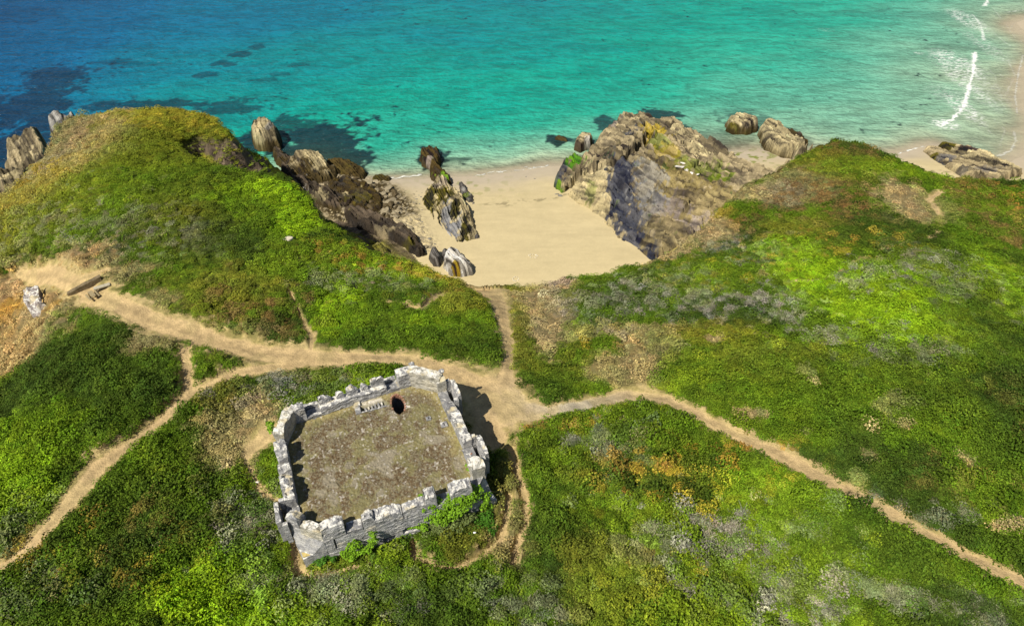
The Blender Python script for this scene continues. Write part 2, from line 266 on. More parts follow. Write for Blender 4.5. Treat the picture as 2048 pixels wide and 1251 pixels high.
# ------------------------------------------------------------------ ground colours
C = dict(g=(.098,.168,.009), dg=(.050,.088,.010), bg=(.210,.350,.010), lg=(.150,.228,.012), ol=(.195,.195,.024), yo=(.33,.29,.03), gr=(.23,.225,.18), br=(.175,.115,.040), tan=(.44,.345,.16), dirt=(.47,.345,.175), orr=(.60,.35,.08), pink=(.35,.27,.18), grn=(.27,.26,.23), rd=(.30,.17,.04), ye=(.31,.26,.03), gra=(.43,.39,.32))
C['pg'] = (.22, .25, .07)
C = {k: np.array(v) for k, v in C.items()}
BLOB = [  # x, y, rx, ry (photograph), colour, strength
 (250,260,220,60,'yo',.75),(300,230,160,30,'ye',.35),(130,330,60,60,'tan',.55),(110,300,30,50,'pink',.5),(60,420,90,50,'yo',.6),(20,390,40,30,'ye',.7),(200,400,170,60,'lg',.6),(330,310,140,50,'g',.6),(420,420,120,60,'ol',.5),(250,450,100,30,'gr',.35),(60,470,80,40,'gr',.35),(380,470,90,30,'gr',.4),(150,520,120,25,'gr',.4),
 (525,405,80,40,'bg',1),(560,430,70,35,'bg',1),(590,458,35,18,'bg',.9),(470,440,60,40,'dg',.6),(400,360,80,30,'g',.6),(480,500,90,40,'dg',.5),(620,560,70,50,'g',.5),(680,610,40,50,'bg',1),(690,560,60,25,'lg',.6),(700,640,30,30,'bg',.9),(450,590,120,50,'ol',.7),(430,620,130,40,'br',.65),(520,640,80,35,'br',.4),(350,610,60,25,'lg',.4),(650,520,90,30,'lg',.6),(760,530,110,22,'lg',.7),(800,545,100,18,'bg',.6),(830,560,80,25,'rd',.35),(880,550,70,20,'yo',.6),(720,510,70,16,'rd',.3),(780,570,70,20,'gr',.35),(690,575,50,20,'gr',.4),(780,650,120,40,'g',.6),(900,650,110,60,'g',.6),(870,660,50,30,'bg',.45),(920,600,40,30,'ol',.6),(820,690,100,30,'dg',.4),(940,690,70,35,'dg',.5),(560,530,40,40,'lg',.6),
 (300,560,120,40,'g',.5),(200,700,160,70,'dg',.8),(150,640,60,30,'g',.6),(250,800,160,60,'dg',.6),(60,900,90,60,'bg',.6),(110,860,80,40,'g',.5),(40,990,70,50,'bg',.5),(60,1040,60,40,'lg',.4),(30,1060,40,40,'gr',.3),(425,735,44,34,'g',.8),(430,722,40,20,'br',.3),(500,712,40,16,'tan',.9),
 (150,950,40,20,'dg',.6),(250,1010,90,50,'dg',.5),(180,1100,130,50,'rd',.22),(250,1130,140,50,'ye',.25),(330,1060,100,50,'dg',.5),(400,1000,90,50,'br',.35),(420,900,80,40,'dg',.5),(500,1060,60,70,'gr',.6),(460,1000,60,40,'gr',.4),(430,1190,100,60,'bg',.9),(480,1230,120,40,'bg',.8),(340,1190,40,40,'bg',.5),(60,1180,80,50,'gr',.35),(130,1210,100,40,'dg',.5),(600,1180,120,35,'gr',.4),(700,1200,150,50,'gr',.4),(820,1160,90,40,'g',.4),(900,1220,150,40,'dg',.5),(1050,1220,80,40,'gr',.4),(800,1240,100,20,'gr',.4),
 (480,860,70,60,'tan',.7),(450,800,60,30,'ol',.6),(530,780,80,30,'gr',.5),(600,770,90,25,'grn',.6),(640,750,60,15,'ol',.5),(700,740,70,12,'g',.6),(520,840,40,40,'tan',.8),(540,930,35,50,'g',.6),
 (640,1140,60,25,'ol',.4),(900,1060,90,45,'dg',.5),(880,1040,60,30,'br',.25),(950,1100,60,25,'ol',.5),(1010,1040,30,80,'tan',.6),(1000,1000,25,50,'ol',.6),(1030,1110,25,40,'tan',.6),
 (1070,620,45,60,'tan',.85),(1090,560,50,20,'pink',.8),(1100,650,50,40,'pink',.5),(1130,600,30,40,'tan',.4),(1035,640,30,70,'ol',.7),(1130,700,60,40,'br',.45),(1100,730,60,30,'ol',.5),(1155,672,25,18,'bg',.7),(1080,790,70,30,'dg',.8),(1150,740,80,40,'g',.5),(1240,700,50,25,'g',.6),(1220,690,50,20,'ye',.4),(1300,690,60,30,'tan',.4),(1250,745,60,30,'tan',.7),(1230,670,120,12,'tan',.45),(1270,720,30,50,'tan',.6),
 (1230,590,110,40,'dg',.5),(1250,610,100,35,'gr',.5),(1380,600,60,35,'gr',.65),(1340,560,90,25,'gr',.45),(1520,600,90,35,'gr',.8),(1570,620,50,25,'gr',.7),(1460,490,90,25,'gr',.6),(1540,510,80,30,'gr',.5),(1620,540,70,30,'bg',.9),(1560,495,60,20,'bg',.6),(1440,540,90,25,'ye',.3),(1400,560,90,30,'lg',.5),(1750,590,150,60,'bg',.75),(1780,650,110,40,'bg',.6),(1900,560,90,40,'gr',.45),(1850,520,70,30,'gr',.5),(1760,540,70,20,'gr',.5),(1700,560,40,20,'gr',.4),(1680,680,80,20,'gr',.6),(1800,710,110,20,'gr',.6),(1740,690,60,14,'gr',.5),(1950,640,80,60,'dg',.5),(1930,680,60,30,'lg',.5),(2020,560,40,60,'bg',.5),(2010,730,50,50,'dg',.5),
 (1700,300,60,30,'br',.6),(1650,330,60,30,'ol',.7),(1600,370,70,30,'tan',.5),(1560,390,50,25,'pink',.5),(1700,370,110,35,'br',.75),(1640,400,90,25,'br',.5),(1750,345,90,20,'lg',.6),(1820,345,60,12,'bg',.4),(1700,330,50,15,'lg',.6),(1560,430,80,25,'br',.6),(1680,430,80,25,'br',.6),(1600,450,80,20,'ol',.6),(1830,405,65,30,'tan',1),(1850,425,40,16,'tan',1),(1780,470,110,25,'dg',.7),(1920,440,50,40,'g',.7),(1960,400,70,25,'lg',.6),(2010,430,60,60,'br',.5),(2030,400,40,30,'rd',.45),(1930,370,60,15,'br',.4),(1700,490,90,20,'ye',.3),(1650,480,60,20,'rd',.2),(2040,480,30,50,'br',.5),(2030,820,40,60,'br',.4),
 (1470,760,120,70,'lg',.5),(1430,670,90,20,'yo',.4),(1560,730,120,40,'ol',.35),(1650,760,100,40,'dg',.4),(1620,790,200,60,'g',.5),(1900,780,130,60,'dg',.5),(1430,680,15,8,'tan',.8),(1500,827,25,9,'tan',1),(1530,835,14,8,'tan',.8),(1615,755,14,10,'pg',.9),(1615,772,8,6,'tan',.9),(1800,805,22,16,'pg',.9),(1760,815,18,10,'pg',.9),(1780,835,15,12,'pg',.9),(1750,830,14,8,'pg',.8),(1808,855,16,6,'tan',.9),(1740,862,8,5,'tan',.9),(1610,868,8,5,'tan',.9),(1935,925,18,16,'tan',1),(2010,1050,32,14,'tan',1),(1712,958,14,10,'pg',.9),(1735,915,12,8,'tan',.6),(1500,955,8,6,'tan',.3),
 (1150,880,90,40,'lg',.5),(1250,900,60,50,'gr',.65),(1220,880,50,30,'gr',.4),(1130,880,30,14,'gr',.5),(1120,845,60,12,'rd',.4),(1180,840,40,10,'ye',.5),(1350,880,120,50,'g',.6),(1300,970,90,36,'rd',.45),(1280,980,110,34,'ye',.3),(1440,930,110,40,'rd',.35),(1420,950,90,40,'ye',.35),(1480,920,60,40,'rd',.25),(1380,980,70,30,'ye',.45),(1150,960,40,14,'ol',.6),(1550,1000,120,60,'bg',.45),(1520,1020,60,50,'lg',.5),(1430,1060,60,40,'gr',.75),(1470,1075,30,25,'gr',.6),(1420,1120,60,25,'gr',.7),(1300,1110,60,50,'gr',.5),(1340,1150,60,30,'ye',.3),(1540,1100,40,30,'gr',.5),(1600,1060,60,30,'gr',.35),(1130,1010,90,80,'g',.5),(1100,1120,90,60,'dg',.5),(1220,1160,80,70,'ol',.5),(1260,1200,90,50,'lg',.4),(1560,1190,100,60,'gr',.55),(1480,1200,80,40,'gr',.5),(1640,1220,60,40,'grn',.4),(1780,1200,60,30,'gr',.4),(1960,1220,80,30,'gr',.35),(1750,1100,140,60,'g',.4),(1850,1000,70,30,'dg',.4),(1950,960,80,40,'br',.3),(1990,900,50,40,'dg',.5),(1760,990,20,14,'gr',.7),(1880,1040,60,20,'gr',.35),
 (1125,568,24,16,'dirt',1),(985,582,36,14,'dirt',1),(1085,610,36,60,'tan',1),(1090,690,20,30,'tan',.8),(40,650,70,90,'tan',1),(30,620,70,60,'orr',1),(20,600,50,40,'orr',1),(10,720,40,80,'orr',.6),(60,560,60,20,'dirt',.8),(30,700,50,60,'tan',.7),(120,600,20,20,'orr',.8),(90,610,30,20,'dirt',.8),(320,600,50,15,'tan',.5),(300,690,50,20,'tan',.6),(260,540,60,10,'tan',.5),(130,545,60,10,'tan',.8),(480,670,50,15,'tan',.3),(940,742,60,14,'tan',.4),
 (1330,500,60,22,'tan',.9),(1400,460,50,26,'tan',.9),(1445,425,24,24,'orr',.35),(1300,515,30,10,'tan',.9),(1420,445,30,16,'tan',.7),(1500,385,40,20,'tan',.8),(1010,575,60,10,'ol',.6),(960,572,30,10,'tan',.9),(1130,562,20,12,'pink',.9),(1115,600,16,30,'grn',.4)]
PATHS = [
 [(185,590,30),(240,612,28),(300,640,46),(370,662,50),(450,684,42),(540,706,38),(640,714,34),(740,712,25),(820,718,28),(900,745,50),(960,780,90),(1000,820,95),(1060,825,46),(1100,823,18),(1180,805,24),(1260,785,26),(1330,797,24),(1400,832,22),(1500,880,24),(1600,930,26),(1700,985,26),(1800,1040,26),(1900,1092,26),(2000,1140,26),(2120,1190,26)],
 [(600,722,22),(480,745,20),(420,770,20),(380,790,24),(340,830,22),(270,885,20),(200,935,32),(160,985,32),(110,1040,24),(60,1090,22),(0,1130,24),(-60,1150,24)],
 [(370,700,16),(375,745,13),(378,790,15)],
 [(1010,770,30),(1015,735,14),(1018,690,14),(1005,640,16),(995,600,24),(978,578,34),(955,570,24)],[(1005,800,80),(960,870,40),(985,870,60)],
 [(35,542,10),(90,545,14),(130,560,20),(180,585,20)],[(215,540,10),(150,566,16)],
 [(580,585,3),(600,630,4),(625,672,5),(622,700,6)],[(770,608,5),(800,610,5),(845,622,6),(865,600,12),(885,592,14)],
 [(530,870,30),(500,892,22),(490,920,10),(515,970,6),(555,1005,7),(575,1040,5),(590,1090,5),(592,1140,6),(640,1160,8),(700,1145,8),(740,1130,7),(770,1095,6)],
 [(828,1088,10),(830,1120,6),(860,1137,7),(910,1138,7),(960,1115,8),(1000,1080,8),(1015,1030,9),(1018,990,10)],
 [(1020,900,14),(1035,950,9),(1052,1000,10),(1050,1050,10),(1035,1090,12),(1022,1130,12)],
 [(1878,385,8),(1858,400,10),(1878,430,10)],[(1700,505,3),(1790,495,3),(1870,470,4),(1890,440,4)],[(1560,560,3),(1640,560,3),(1700,530,4),(1760,505,3)],[(570,540,2),(605,520,3),(570,500,2)]]
PW = []
for p in PATHS:
    q = np.array([onland(a, b) for a, b, _ in p]); wd = []
    for (a, b, c), qq in zip(p, q):
        e = onland(a+c/2, b) - qq; wd.append(max(np.hypot(*e)*(1.32 if 12 < c < 40 else 1.2 if c <= 12 else 1.0), (.25 if c >= 5 else .13)))
    PW.append((q, wd))
BW = []
for x, y, rx, ry, c, s in BLOB:
    o = onland(x, y); ex = onland(x+rx, y)-o; ey = onland(x, y-ry)-o
    BW.append((o, np.hypot(*ex), np.hypot(*ey), C[c], s, c))
def pathmask(X, Y):
    D = np.full(X.shape, 9.)
    for q, wd in PW:
        lo = q.min(0)-8; hi = q.max(0)+8; m = (X > lo[0]) & (X < hi[0]) & (Y > lo[1]) & (Y < hi[1])
        if m.any(): D[m] = np.minimum(D[m], segdist(X[m], Y[m], q, False, wd))
    return D
def pathclear(X, Y):                                 # metres to the nearest path edge
    D = np.full(X.shape, 9.)
    for q, wd in PW:
        if max(wd) < .2: continue
        lo = q.min(0)-4; hi = q.max(0)+4; m = (X > lo[0]) & (X < hi[0]) & (Y > lo[1]) & (Y < hi[1]); wm = float(np.mean(wd))
        if m.any(): D[m] = np.minimum(D[m], (segdist(X[m], Y[m], q, False, wd)-1)*wm)
    return D
def landcolour(X, Y, rnd=0):
    n1 = fbm(X*.22, Y*.22, 4, 51); n2 = fbm(X*1.1, Y*1.1, 4, 52); n3 = fbm(X*.09, Y*.09, 3, 53); n4 = fbm(X*3.1, Y*3.1, 3, 54)
    wx = X+.35*(fbm(X*.9, Y*.9, 2, 401)-.5)*2; wy = Y+.35*(fbm(X*.9, Y*.9, 2, 402)-.5)*2
    _, _, i1 = cell(wx/1.05, wy/1.05, 403); _, _, j1 = cell(wx/.5, wy/.5, 404)
    pl = (i1-.5)*.55 + (j1-.5)*.45
    n1 = n1 + .12*pl; n2 = n2 + .16*pl
    c = C['g']*(1-sst(.45, .6, n1))[:, None] + C['dg']*sst(.45, .6, n1)[:, None]
    k = sst(.5, .62, n3*.6+n2*.4)[:, None]; c = c*(1-k) + C['lg']*k
    grey = np.zeros(X.shape); dry = np.zeros(X.shape); bright = np.zeros(X.shape)
    for i, (o, rx, ry, cc, s, nm) in enumerate(BW):
        dx = (X-o[0])/rx; dy = (Y-o[1])/ry; m = (np.abs(dx) < 2.2) & (np.abs(dy) < 2.2)
        if not m.any(): continue
        g = np.exp(-(dx[m]**2+dy[m]**2)*.55)
        r = .55*n2[m] + .45*(n4[m] if nm in ('rd', 'ye', 'gr', 'grn') else n1[m])
        if nm in ('rd', 'ye'): k = min(1.0, s*2.4)*sst(.40, .52, r*.5 + .5*fbm(X[m]*1.2, Y[m]*1.2, 2, 60+i % 3))*sst(.05, .35, g)*np.where(j1[m] > .90-.22*s, .9, .03)
        elif nm in ('gr', 'grn', 'br'): k = 1.15*s*sst(.34, .54, g*.60 + (r-.5)*1.9 + .22*(i1[m]-.5))*np.where(j1[m] > .42, 1.0, .15)
        else: k = s*sst(.22, .50, g*.72 + (r-.5)*.75)
        k = np.clip(k, 0, 1); c[m] = c[m]*(1-k)[:, None] + cc*k[:, None]
        for arr, ks in ((grey, ('gr',)), (dry, ('tan', 'dirt', 'orr', 'pink')), (bright, ('bg',))):
            if nm in ks: arr[m] = arr[m]*(1-k)+k
            elif k.size: arr[m] = arr[m]*(1-k)
    v = 1 + .65*pl*(1-.5*dry)
    c = c*np.clip(v, .35, 1.7)[:, None]*np.stack([1+.16*(j1-.5), 1+0*j1, 1-.1*(j1-.5)], 1)
    return c, grey, dry, bright, n2, n4

# ------------------------------------------------------------------ terrain mesh
U = np.concatenate([[-12, -6, -3, -1.8], np.linspace(-1.45, 1.45, 1200), [1.8, 3, 6, 12]])
yy = [13.0]
while yy[-1] < 132: yy.append(yy[-1] + .00175*(yy[-1]+26))
YS = np.concatenate([[-400, -150, -60, -20, 0, 3, 5, 7, 8.5, 10, 11.5], yy, [140, 150, 170, 200, 260, 400]])
Xg = U[None, :]*(22+.68*np.maximum(YS, 0))[:, None]; Yg = np.repeat(YS[:, None], len(U), 1)
nx, ny = len(U), len(YS); X = Xg.ravel(); Y = Yg.ravel()
Z, tt, it, iff, dT, dF, rub, rci, rf = height(X, Y, True)
pm = pathmask(X, Y)
n_a = fbm(X*1.3, Y*1.3, 4, 71); n_b = fbm(X*5, Y*5, 2, 72)
pmask = sst(1.2, .85, pm + (n_a-.5)*.4)*(it)
lc, grey, dry, bright, n2, n4 = landcolour(X, Y)
lc = lc*.42                                          # earth under the plants, colour darkened to put shade in the gaps
drymask = sst(2.6, 1.3, pm + (n_a-.5)*2.2)*it
tanc = C['tan']*(.8+.4*n_b)[:, None]; mixg = sst(.40, .62, n_a)[:, None]
lc = lc*(1-drymask[:, None]) + (tanc*(1-.35*mixg) + C['ol']*.35*mixg)*drymask[:, None]
dcol = C['dirt']*(.86+.28*n_a)[:, None]
grav = np.exp(-((X-onland(1150, 812)[0])/5.)**2 - ((Y-onland(1150, 812)[1])/3.)**2)
dcol = dcol*(1-.75*grav)[:, None] + np.array([.40, .37, .29])*(.75*grav)[:, None]
kk = sst(.48, .62, fbm(X*.5, Y*.5, 3, 73))[:, None]*.45; dcol = dcol*(1-kk) + C['tan']*kk
dcol = dcol*(1.10-.24*np.exp(-(pm/.38)**2)*(.5+.8*n_b))[:, None]*(.90+.20*fbm(X*7, Y*7, 2, 74))[:, None]
lc = lc*(1-pmask[:, None]) + dcol*pmask[:, None]
Z = Z - .10*pmask
# cliffs
clm = sst(.985, .93, tt)*(iff)
layer = hsh(np.floor((X*.80-Y*.60)/.55 + 2*n_a), np.floor(Z/1.2), 81)
rc = np.array([.15, .115, .08])*(.35+1.1*layer)[:, None]
olv = sst(.47, .56, fbm(X*.5+Z*.45, Y*.5+Z*.2, 4, 84))[:, None]*sst(.05, .3, tt)[:, None]
rc = rc*(1-olv) + (C['ol']*.9+C['yo']*.25)*olv
ors = np.exp(-(((X-26)/9)**2 + ((Y-83)/9)**2))[:, None]; rc = rc*(1-.85*ors) + np.array([.50, .36, .17])*(.85*ors)
oq = w(780, 488, 7); os_ = np.exp(-(((X-oq[0])/6)**2 + ((Y-oq[1])/6)**2))[:, None]*.85*sst(.3, .5, n_a)[:, None]; rc = rc*(1-os_) + np.array([.20, .175, .05])*(.7+.6*n_b)[:, None]*os_
tip = np.exp(-(((X-48)/9)**2 + ((Y-103)/6)**2))[:, None]*.5; rc = rc*(1-tip)+np.array([.35, .29, .17])*tip
weed = sst(1.4, .2, Z)[:, None]; rc = rc*(1-.7*weed) + np.array([.045, .035, .015])*.7*weed
wob = (n_a-.5)*.25
clm = np.clip(clm + wob*clm*(1-clm)*6, 0, 1)
# sand
fine = fbm(X*.25+Y*.02, Y*1.6, 3, 90)
sand = np.array([.535, .445, .255])*(.88+.14*fine+.10*fbm(X*.12, Y*.5, 3, 89))[:, None]*(.96+.08*fbm(X*4, Y*4, 2, 88))[:, None]
tl = sst(.05, .0, np.abs(Z-1.05-.25*(fbm(X*.15, Y*.15, 2, 97)-.5)))*sst(.5, .6, fbm(X*1.5, Y*1.5, 3, 98))*.55
sand = sand*(1-tl)[:, None] + np.array([.12, .10, .05])*tl[:, None]
wet = sst(.9, .15, Z + .35*(fbm(X*.18, Y*.3, 3, 91)-.5))[:, None]
sand = sand*(1-wet) + np.array([.45, .385, .285])*wet
alg = sst(.60, .66, fbm(X*.9, Y*.9, 4, 92))[:, None]*np.maximum(np.exp(-(((X-46)/10)**2+((Y-121)/5)**2)), .55*np.exp(-(((X+9)/8)**2+((Y-110)/6)**2)))[:, None]*.9
sand = sand*(1-alg) + np.array([.16, .20, .02])*alg
rubcol = np.where((rci > .74)[:, None], np.array([.24, .20, .13]), np.array([.055, .040, .016]))
wq = w(735, 405, .8); weedy = sst(.40, .60, .75*np.exp(-((X-wq[0])/11)**2-((Y-wq[1])/8.5)**2) + .45*fbm(X*.3, Y*.3, 3, 95)-.02)[:, None]
rubcol = rubcol*weedy + np.array([.36, .30, .19])*(1-weedy)
rubcol = np.where((rf < .12)[:, None], rubcol*.35, rubcol)
lowr = sst(770, 860, 1024+FPX*X/np.hypot(Y, H))*(1-weedy[:, 0]); rk = rub*sst(.02, .12, rf*(.4+weedy[:, 0]*.9) - .0)*(1-lowr*sst(.35, .5, fbm(X*.7, Y*.7, 3, 96)+.06))
sand = sand*(1-rk[:, None]) + rubcol*rk[:, None]
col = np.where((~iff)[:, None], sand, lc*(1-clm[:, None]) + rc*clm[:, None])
Vt = np.stack([X, Y, Z], 1)
Fg = gridF(nx, ny)
cen = Fg[:, 0]
island = (clm[cen] < .5) & iff[cen]
cls = np.where(~iff[cen], np.where(rub[cen] > .5, 3, 2), np.where(clm[cen] > .5, 4, np.where(pmask[cen] > .5, 1, 0)))
def part_of(name, k, mat, **kw):
    f = Fg[cls == k]; u, inv = np.unique(f.ravel(), return_inverse=True)
    obj(name, mesh_np(name, Vt[u], inv.reshape(-1, 4), {'col': col[u]}, name != 'cliff'), mat, **kw)
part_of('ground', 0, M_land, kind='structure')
part_of('path', 1, M_land, kind='structure')
part_of('beach', 2, M_sand, kind='structure')
part_of('shore_rubble', 3, M_rubble, kind='stuff', label='low weed-covered rubble between the boulders')
part_of('cliff', 4, M_rock, kind='structure')

# ------------------------------------------------------------------ sea
sx = np.concatenate([[-2500, -900, -350, -240], np.linspace(-185, 185, 1100), [240, 350, 900, 2500]])
sy = np.concatenate([[-600, 40], np.linspace(76, 240, 640), [260, 300, 400, 700, 1500, 5000]])
SX, SY = [a.ravel() for a in np.meshgrid(sx, sy)]
sh = FB(SX, SY); far = sst(238, 420, SY); sh = sh*(1-far) + (-14)*far
dep = np.maximum(-sh + 1.0*(fbm(SX*.04, SY*.08, 4, 101)-.5)*np.clip(-sh*.5, 0, 2.5) + .15*(fbm(SX*.2, SY*.3, 3, 100)-.5), 0)
ramp_d = [0, .4, 1., 2., 3.4, 5., 7., 9.5, 13, 17, 40]
ramp_c = np.array([(.50,.46,.32),(.36,.42,.29),(.22,.40,.28),(.110,.37,.265),(.022,.340,.245),(.005,.290,.225),(.003,.225,.230),(.002,.165,.245),(.002,.110,.245),(.0015,.060,.170),(.001,.05,.14)])
wc = np.stack([np.interp(dep, ramp_d, ramp_c[:, i]) for i in range(3)], 1)
KELP = [(640,290,90,42,1),(700,320,50,22,1),(590,255,60,20,.8),(470,215,80,12,.75),(330,210,110,9,.8),(210,212,60,8,.7),(520,285,40,20,1),(100,160,60,30,.75),(60,215,70,40,.8),(30,290,60,60,.9),(512,94,20,6,.6),(482,110,24,7,.7),(450,126,24,7,.65),(410,148,26,6,.65),(604,130,20,4,.45),(562,148,28,4,.5),(530,160,20,3,.4),(235,125,50,4,.35),(865,318,34,22,1),(905,318,35,4,.7),(1120,278,26,10,1),(1215,250,24,18,.9),(1300,235,50,16,.95),(1350,255,36,14,.9),(1420,285,60,12,.55),(1450,270,60,14,.45),(1500,240,55,14,.6),(1560,262,40,14,.6),(1590,280,40,10,.5),(1480,225,50,8,.35),(1170,285,30,14,.8),(1640,250,60,5,.3),(1780,262,40,4,.25),(1850,30,200,8,.22),(1930,95,100,6,.22)]
kz = np.zeros(SX.shape); kn = fbm(SX*.22, SY*.22, 4, 103); kn2 = fbm(SX*.9, SY*.9, 3, 104)
for x, y, rx, ry, s in KELP:
    o = w(x, y, 0); ax = np.hypot(*(w(x+rx, y, 0)-o)); ay = np.hypot(*(w(x, y-ry, 0)-o))
    d = np.exp(-(((SX-o[0])/ax)**2+((SY-o[1])/ay)**2)*.8)
    kz = np.maximum(kz, s*sst(.30, .55, d + (kn-.5)*.9 + (kn2-.5)*.8))
deepk = np.stack([.006+0*kz, np.interp(dep, [0, 3, 12], [.020, .022, .018]), np.interp(dep, [0, 3, 12], [.016, .040, .050])], 1)
wc = wc*(1-.93*kz[:, None]) + deepk*(.93*kz[:, None])
# foam lines
FOAM = [([(1955,120),(1990,150),(2005,200)],.8,.22),([(1900,20),(1940,60),(1990,80)],.7,.2),([(1990,240),(2010,260),(2000,290)],.8,.25),([(1960,240),(1985,270)],.7,.2),([(2015,120),(2030,150),(2015,185)],.9,.3),([(1985,15),(2020,60),(2048,90)],.8,.25),([(1785,312),(1810,304),(1835,297),(1862,292)],2.2,1),([(1950,105),(1946,150),(1935,185),(1925,215),(1905,238),(1880,252)],3.5,1),([(1975,0),(1970,12)],4,.8),([(1945,30),(1962,50),(1968,80)],2.5,.6),([(2028,265),(2032,285),(2022,300),(1990,315),(1960,322)],1.5,.6),([(2046,110),(2036,150),(2030,190),(2034,225)],1.3,.6),([(2000,150),(2025,160),(2010,190)],.9,.35),([(1980,60),(2030,100)],.8,.25),([(1960,170),(2000,200),(2012,218)],.8,.25),([(780,356),(810,352),(840,349)],1.6,.9),([(950,350),(1030,340),(1100,330)],1.5,.75),([(925,356),(990,349),(1060,340)],.8,.4),([(2010,25),(2048,20)],1,.4),([(2030,45),(2018,60),(2030,75),(2048,80)],.9,.3)]
foam = np.zeros(SX.shape); fn = fbm(SX*1.1, SY*.7, 4, 105)
for pts, wd, s in FOAM:
    q = np.array([w(a, b, 0) for a, b in pts]); lo = q.min(0)-12; hi = q.max(0)+12
    m = (SX > lo[0]) & (SX < hi[0]) & (SY > lo[1]) & (SY < hi[1])
    d = segdist(SX[m]+.8*(fn[m]-.5), SY[m]+2*(fn[m]-.5), q, False)
    sc = .12*wd*(.4+1.2*(fn[m] > .46))*(.35+1.3*fbm(SX[m]*.35, SY[m]*.35, 2, 107))
    foam[m] = np.maximum(foam[m], s*(sst(sc*1.3, sc*.5, d + (fn[m]-.5)*sc*1.8)))
for x, y, rx, ry, s in [(1915,130,40,28,.8),(1935,170,22,40,.6),(1925,215,22,28,.95),(1975,95,20,30,.35),(1990,180,20,40,.3),(1890,248,26,10,1),(1935,40,25,20,.7),(1900,190,40,20,.25),(1650,60,20,4,.15),(1838,106,10,3,.5)]:
    o = w(x, y, 0); ax = np.hypot(*(w(x+rx, y, 0)-o)); ay = np.hypot(*(w(x, y-ry, 0)-o))
    d = np.exp(-(((SX-o[0])/ax)**2+((SY-o[1])/ay)**2)); f3 = fbm(SX*1.5, SY*3.6, 4, 106, .7)
    foam = np.maximum(foam, s*sst(.44, .66, f3*.8+.10)*sst(.15, .7, d))
alpha = sst(.0, .7, dep)*.86+.14
alpha = np.maximum(alpha, foam); alpha = np.where(far > 0, 1, alpha)
wc = wc*(1-foam[:, None]) + np.array([.82, .84, .82])*foam[:, None]
m, t, p = nodemat('sea_water')
a = N(t, 'ShaderNodeAttribute', attribute_name='col'); al = N(t, 'ShaderNodeAttribute', attribute_name='alpha'); fo = N(t, 'ShaderNodeAttribute', attribute_name='foam')
g = N(t, 'ShaderNodeNewGeometry').outputs['Position']
def wave(rz, sxx, syy, scale, det=3):
    mp = N(t, 'ShaderNodeMapping'); mp.inputs['Rotation'].default_value = (0, 0, rz); mp.inputs['Scale'].default_value = (sxx, syy, 1); t.links.new(g, mp.inputs[0])
    return noise(t, mp.outputs[0], scale, det, .55, .5)
w1 = wave(math.radians(-20), .45, 1.0, .50, 3); w2 = wave(math.radians(14), .6, 1.0, 1.2, 3); w3_ = wave(math.radians(-34), .5, 1, 2.6, 2)
hh = mul(t, mul(t, w1, mul(t, w2, .5), 'ADD'), mul(t, w3_, .18), 'ADD')
t.links.new(bump(t, hh, 1.0, 0.95), p.inputs['Normal'])
w0 = wave(math.radians(-8), .35, 1.0, .17, 2)
crest = maprange(t, mul(t, mul(t, w1, mul(t, w2, .7), 'ADD'), mul(t, w0, .8), 'ADD'), 1.05, 1.45, .80, 1.24)
v = N(t, 'ShaderNodeVectorMath', operation='SCALE'); t.links.new(a.outputs[0], v.inputs[0]); t.links.new(crest, v.inputs['Scale'])
t.links.new(mixc(t, fo.outputs['Fac'], v.outputs[0], a.outputs[0]), p.inputs['Base Color']); p.inputs['IOR'].default_value = 1.33; p.inputs['Specular IOR Level'].default_value = .13
t.links.new(maprange(t, fo.outputs['Fac'], 0, 1, .16, .8), p.inputs['Roughness']); t.links.new(al.outputs['Fac'], p.inputs['Alpha'])
M_sea = m
obj('sea', mesh_np('sea', np.stack([SX, SY, 0*SX], 1), gridF(len(sx), len(sy)), {'col': wc, 'alpha': alpha, 'foam': foam}), M_sea, kind='structure')

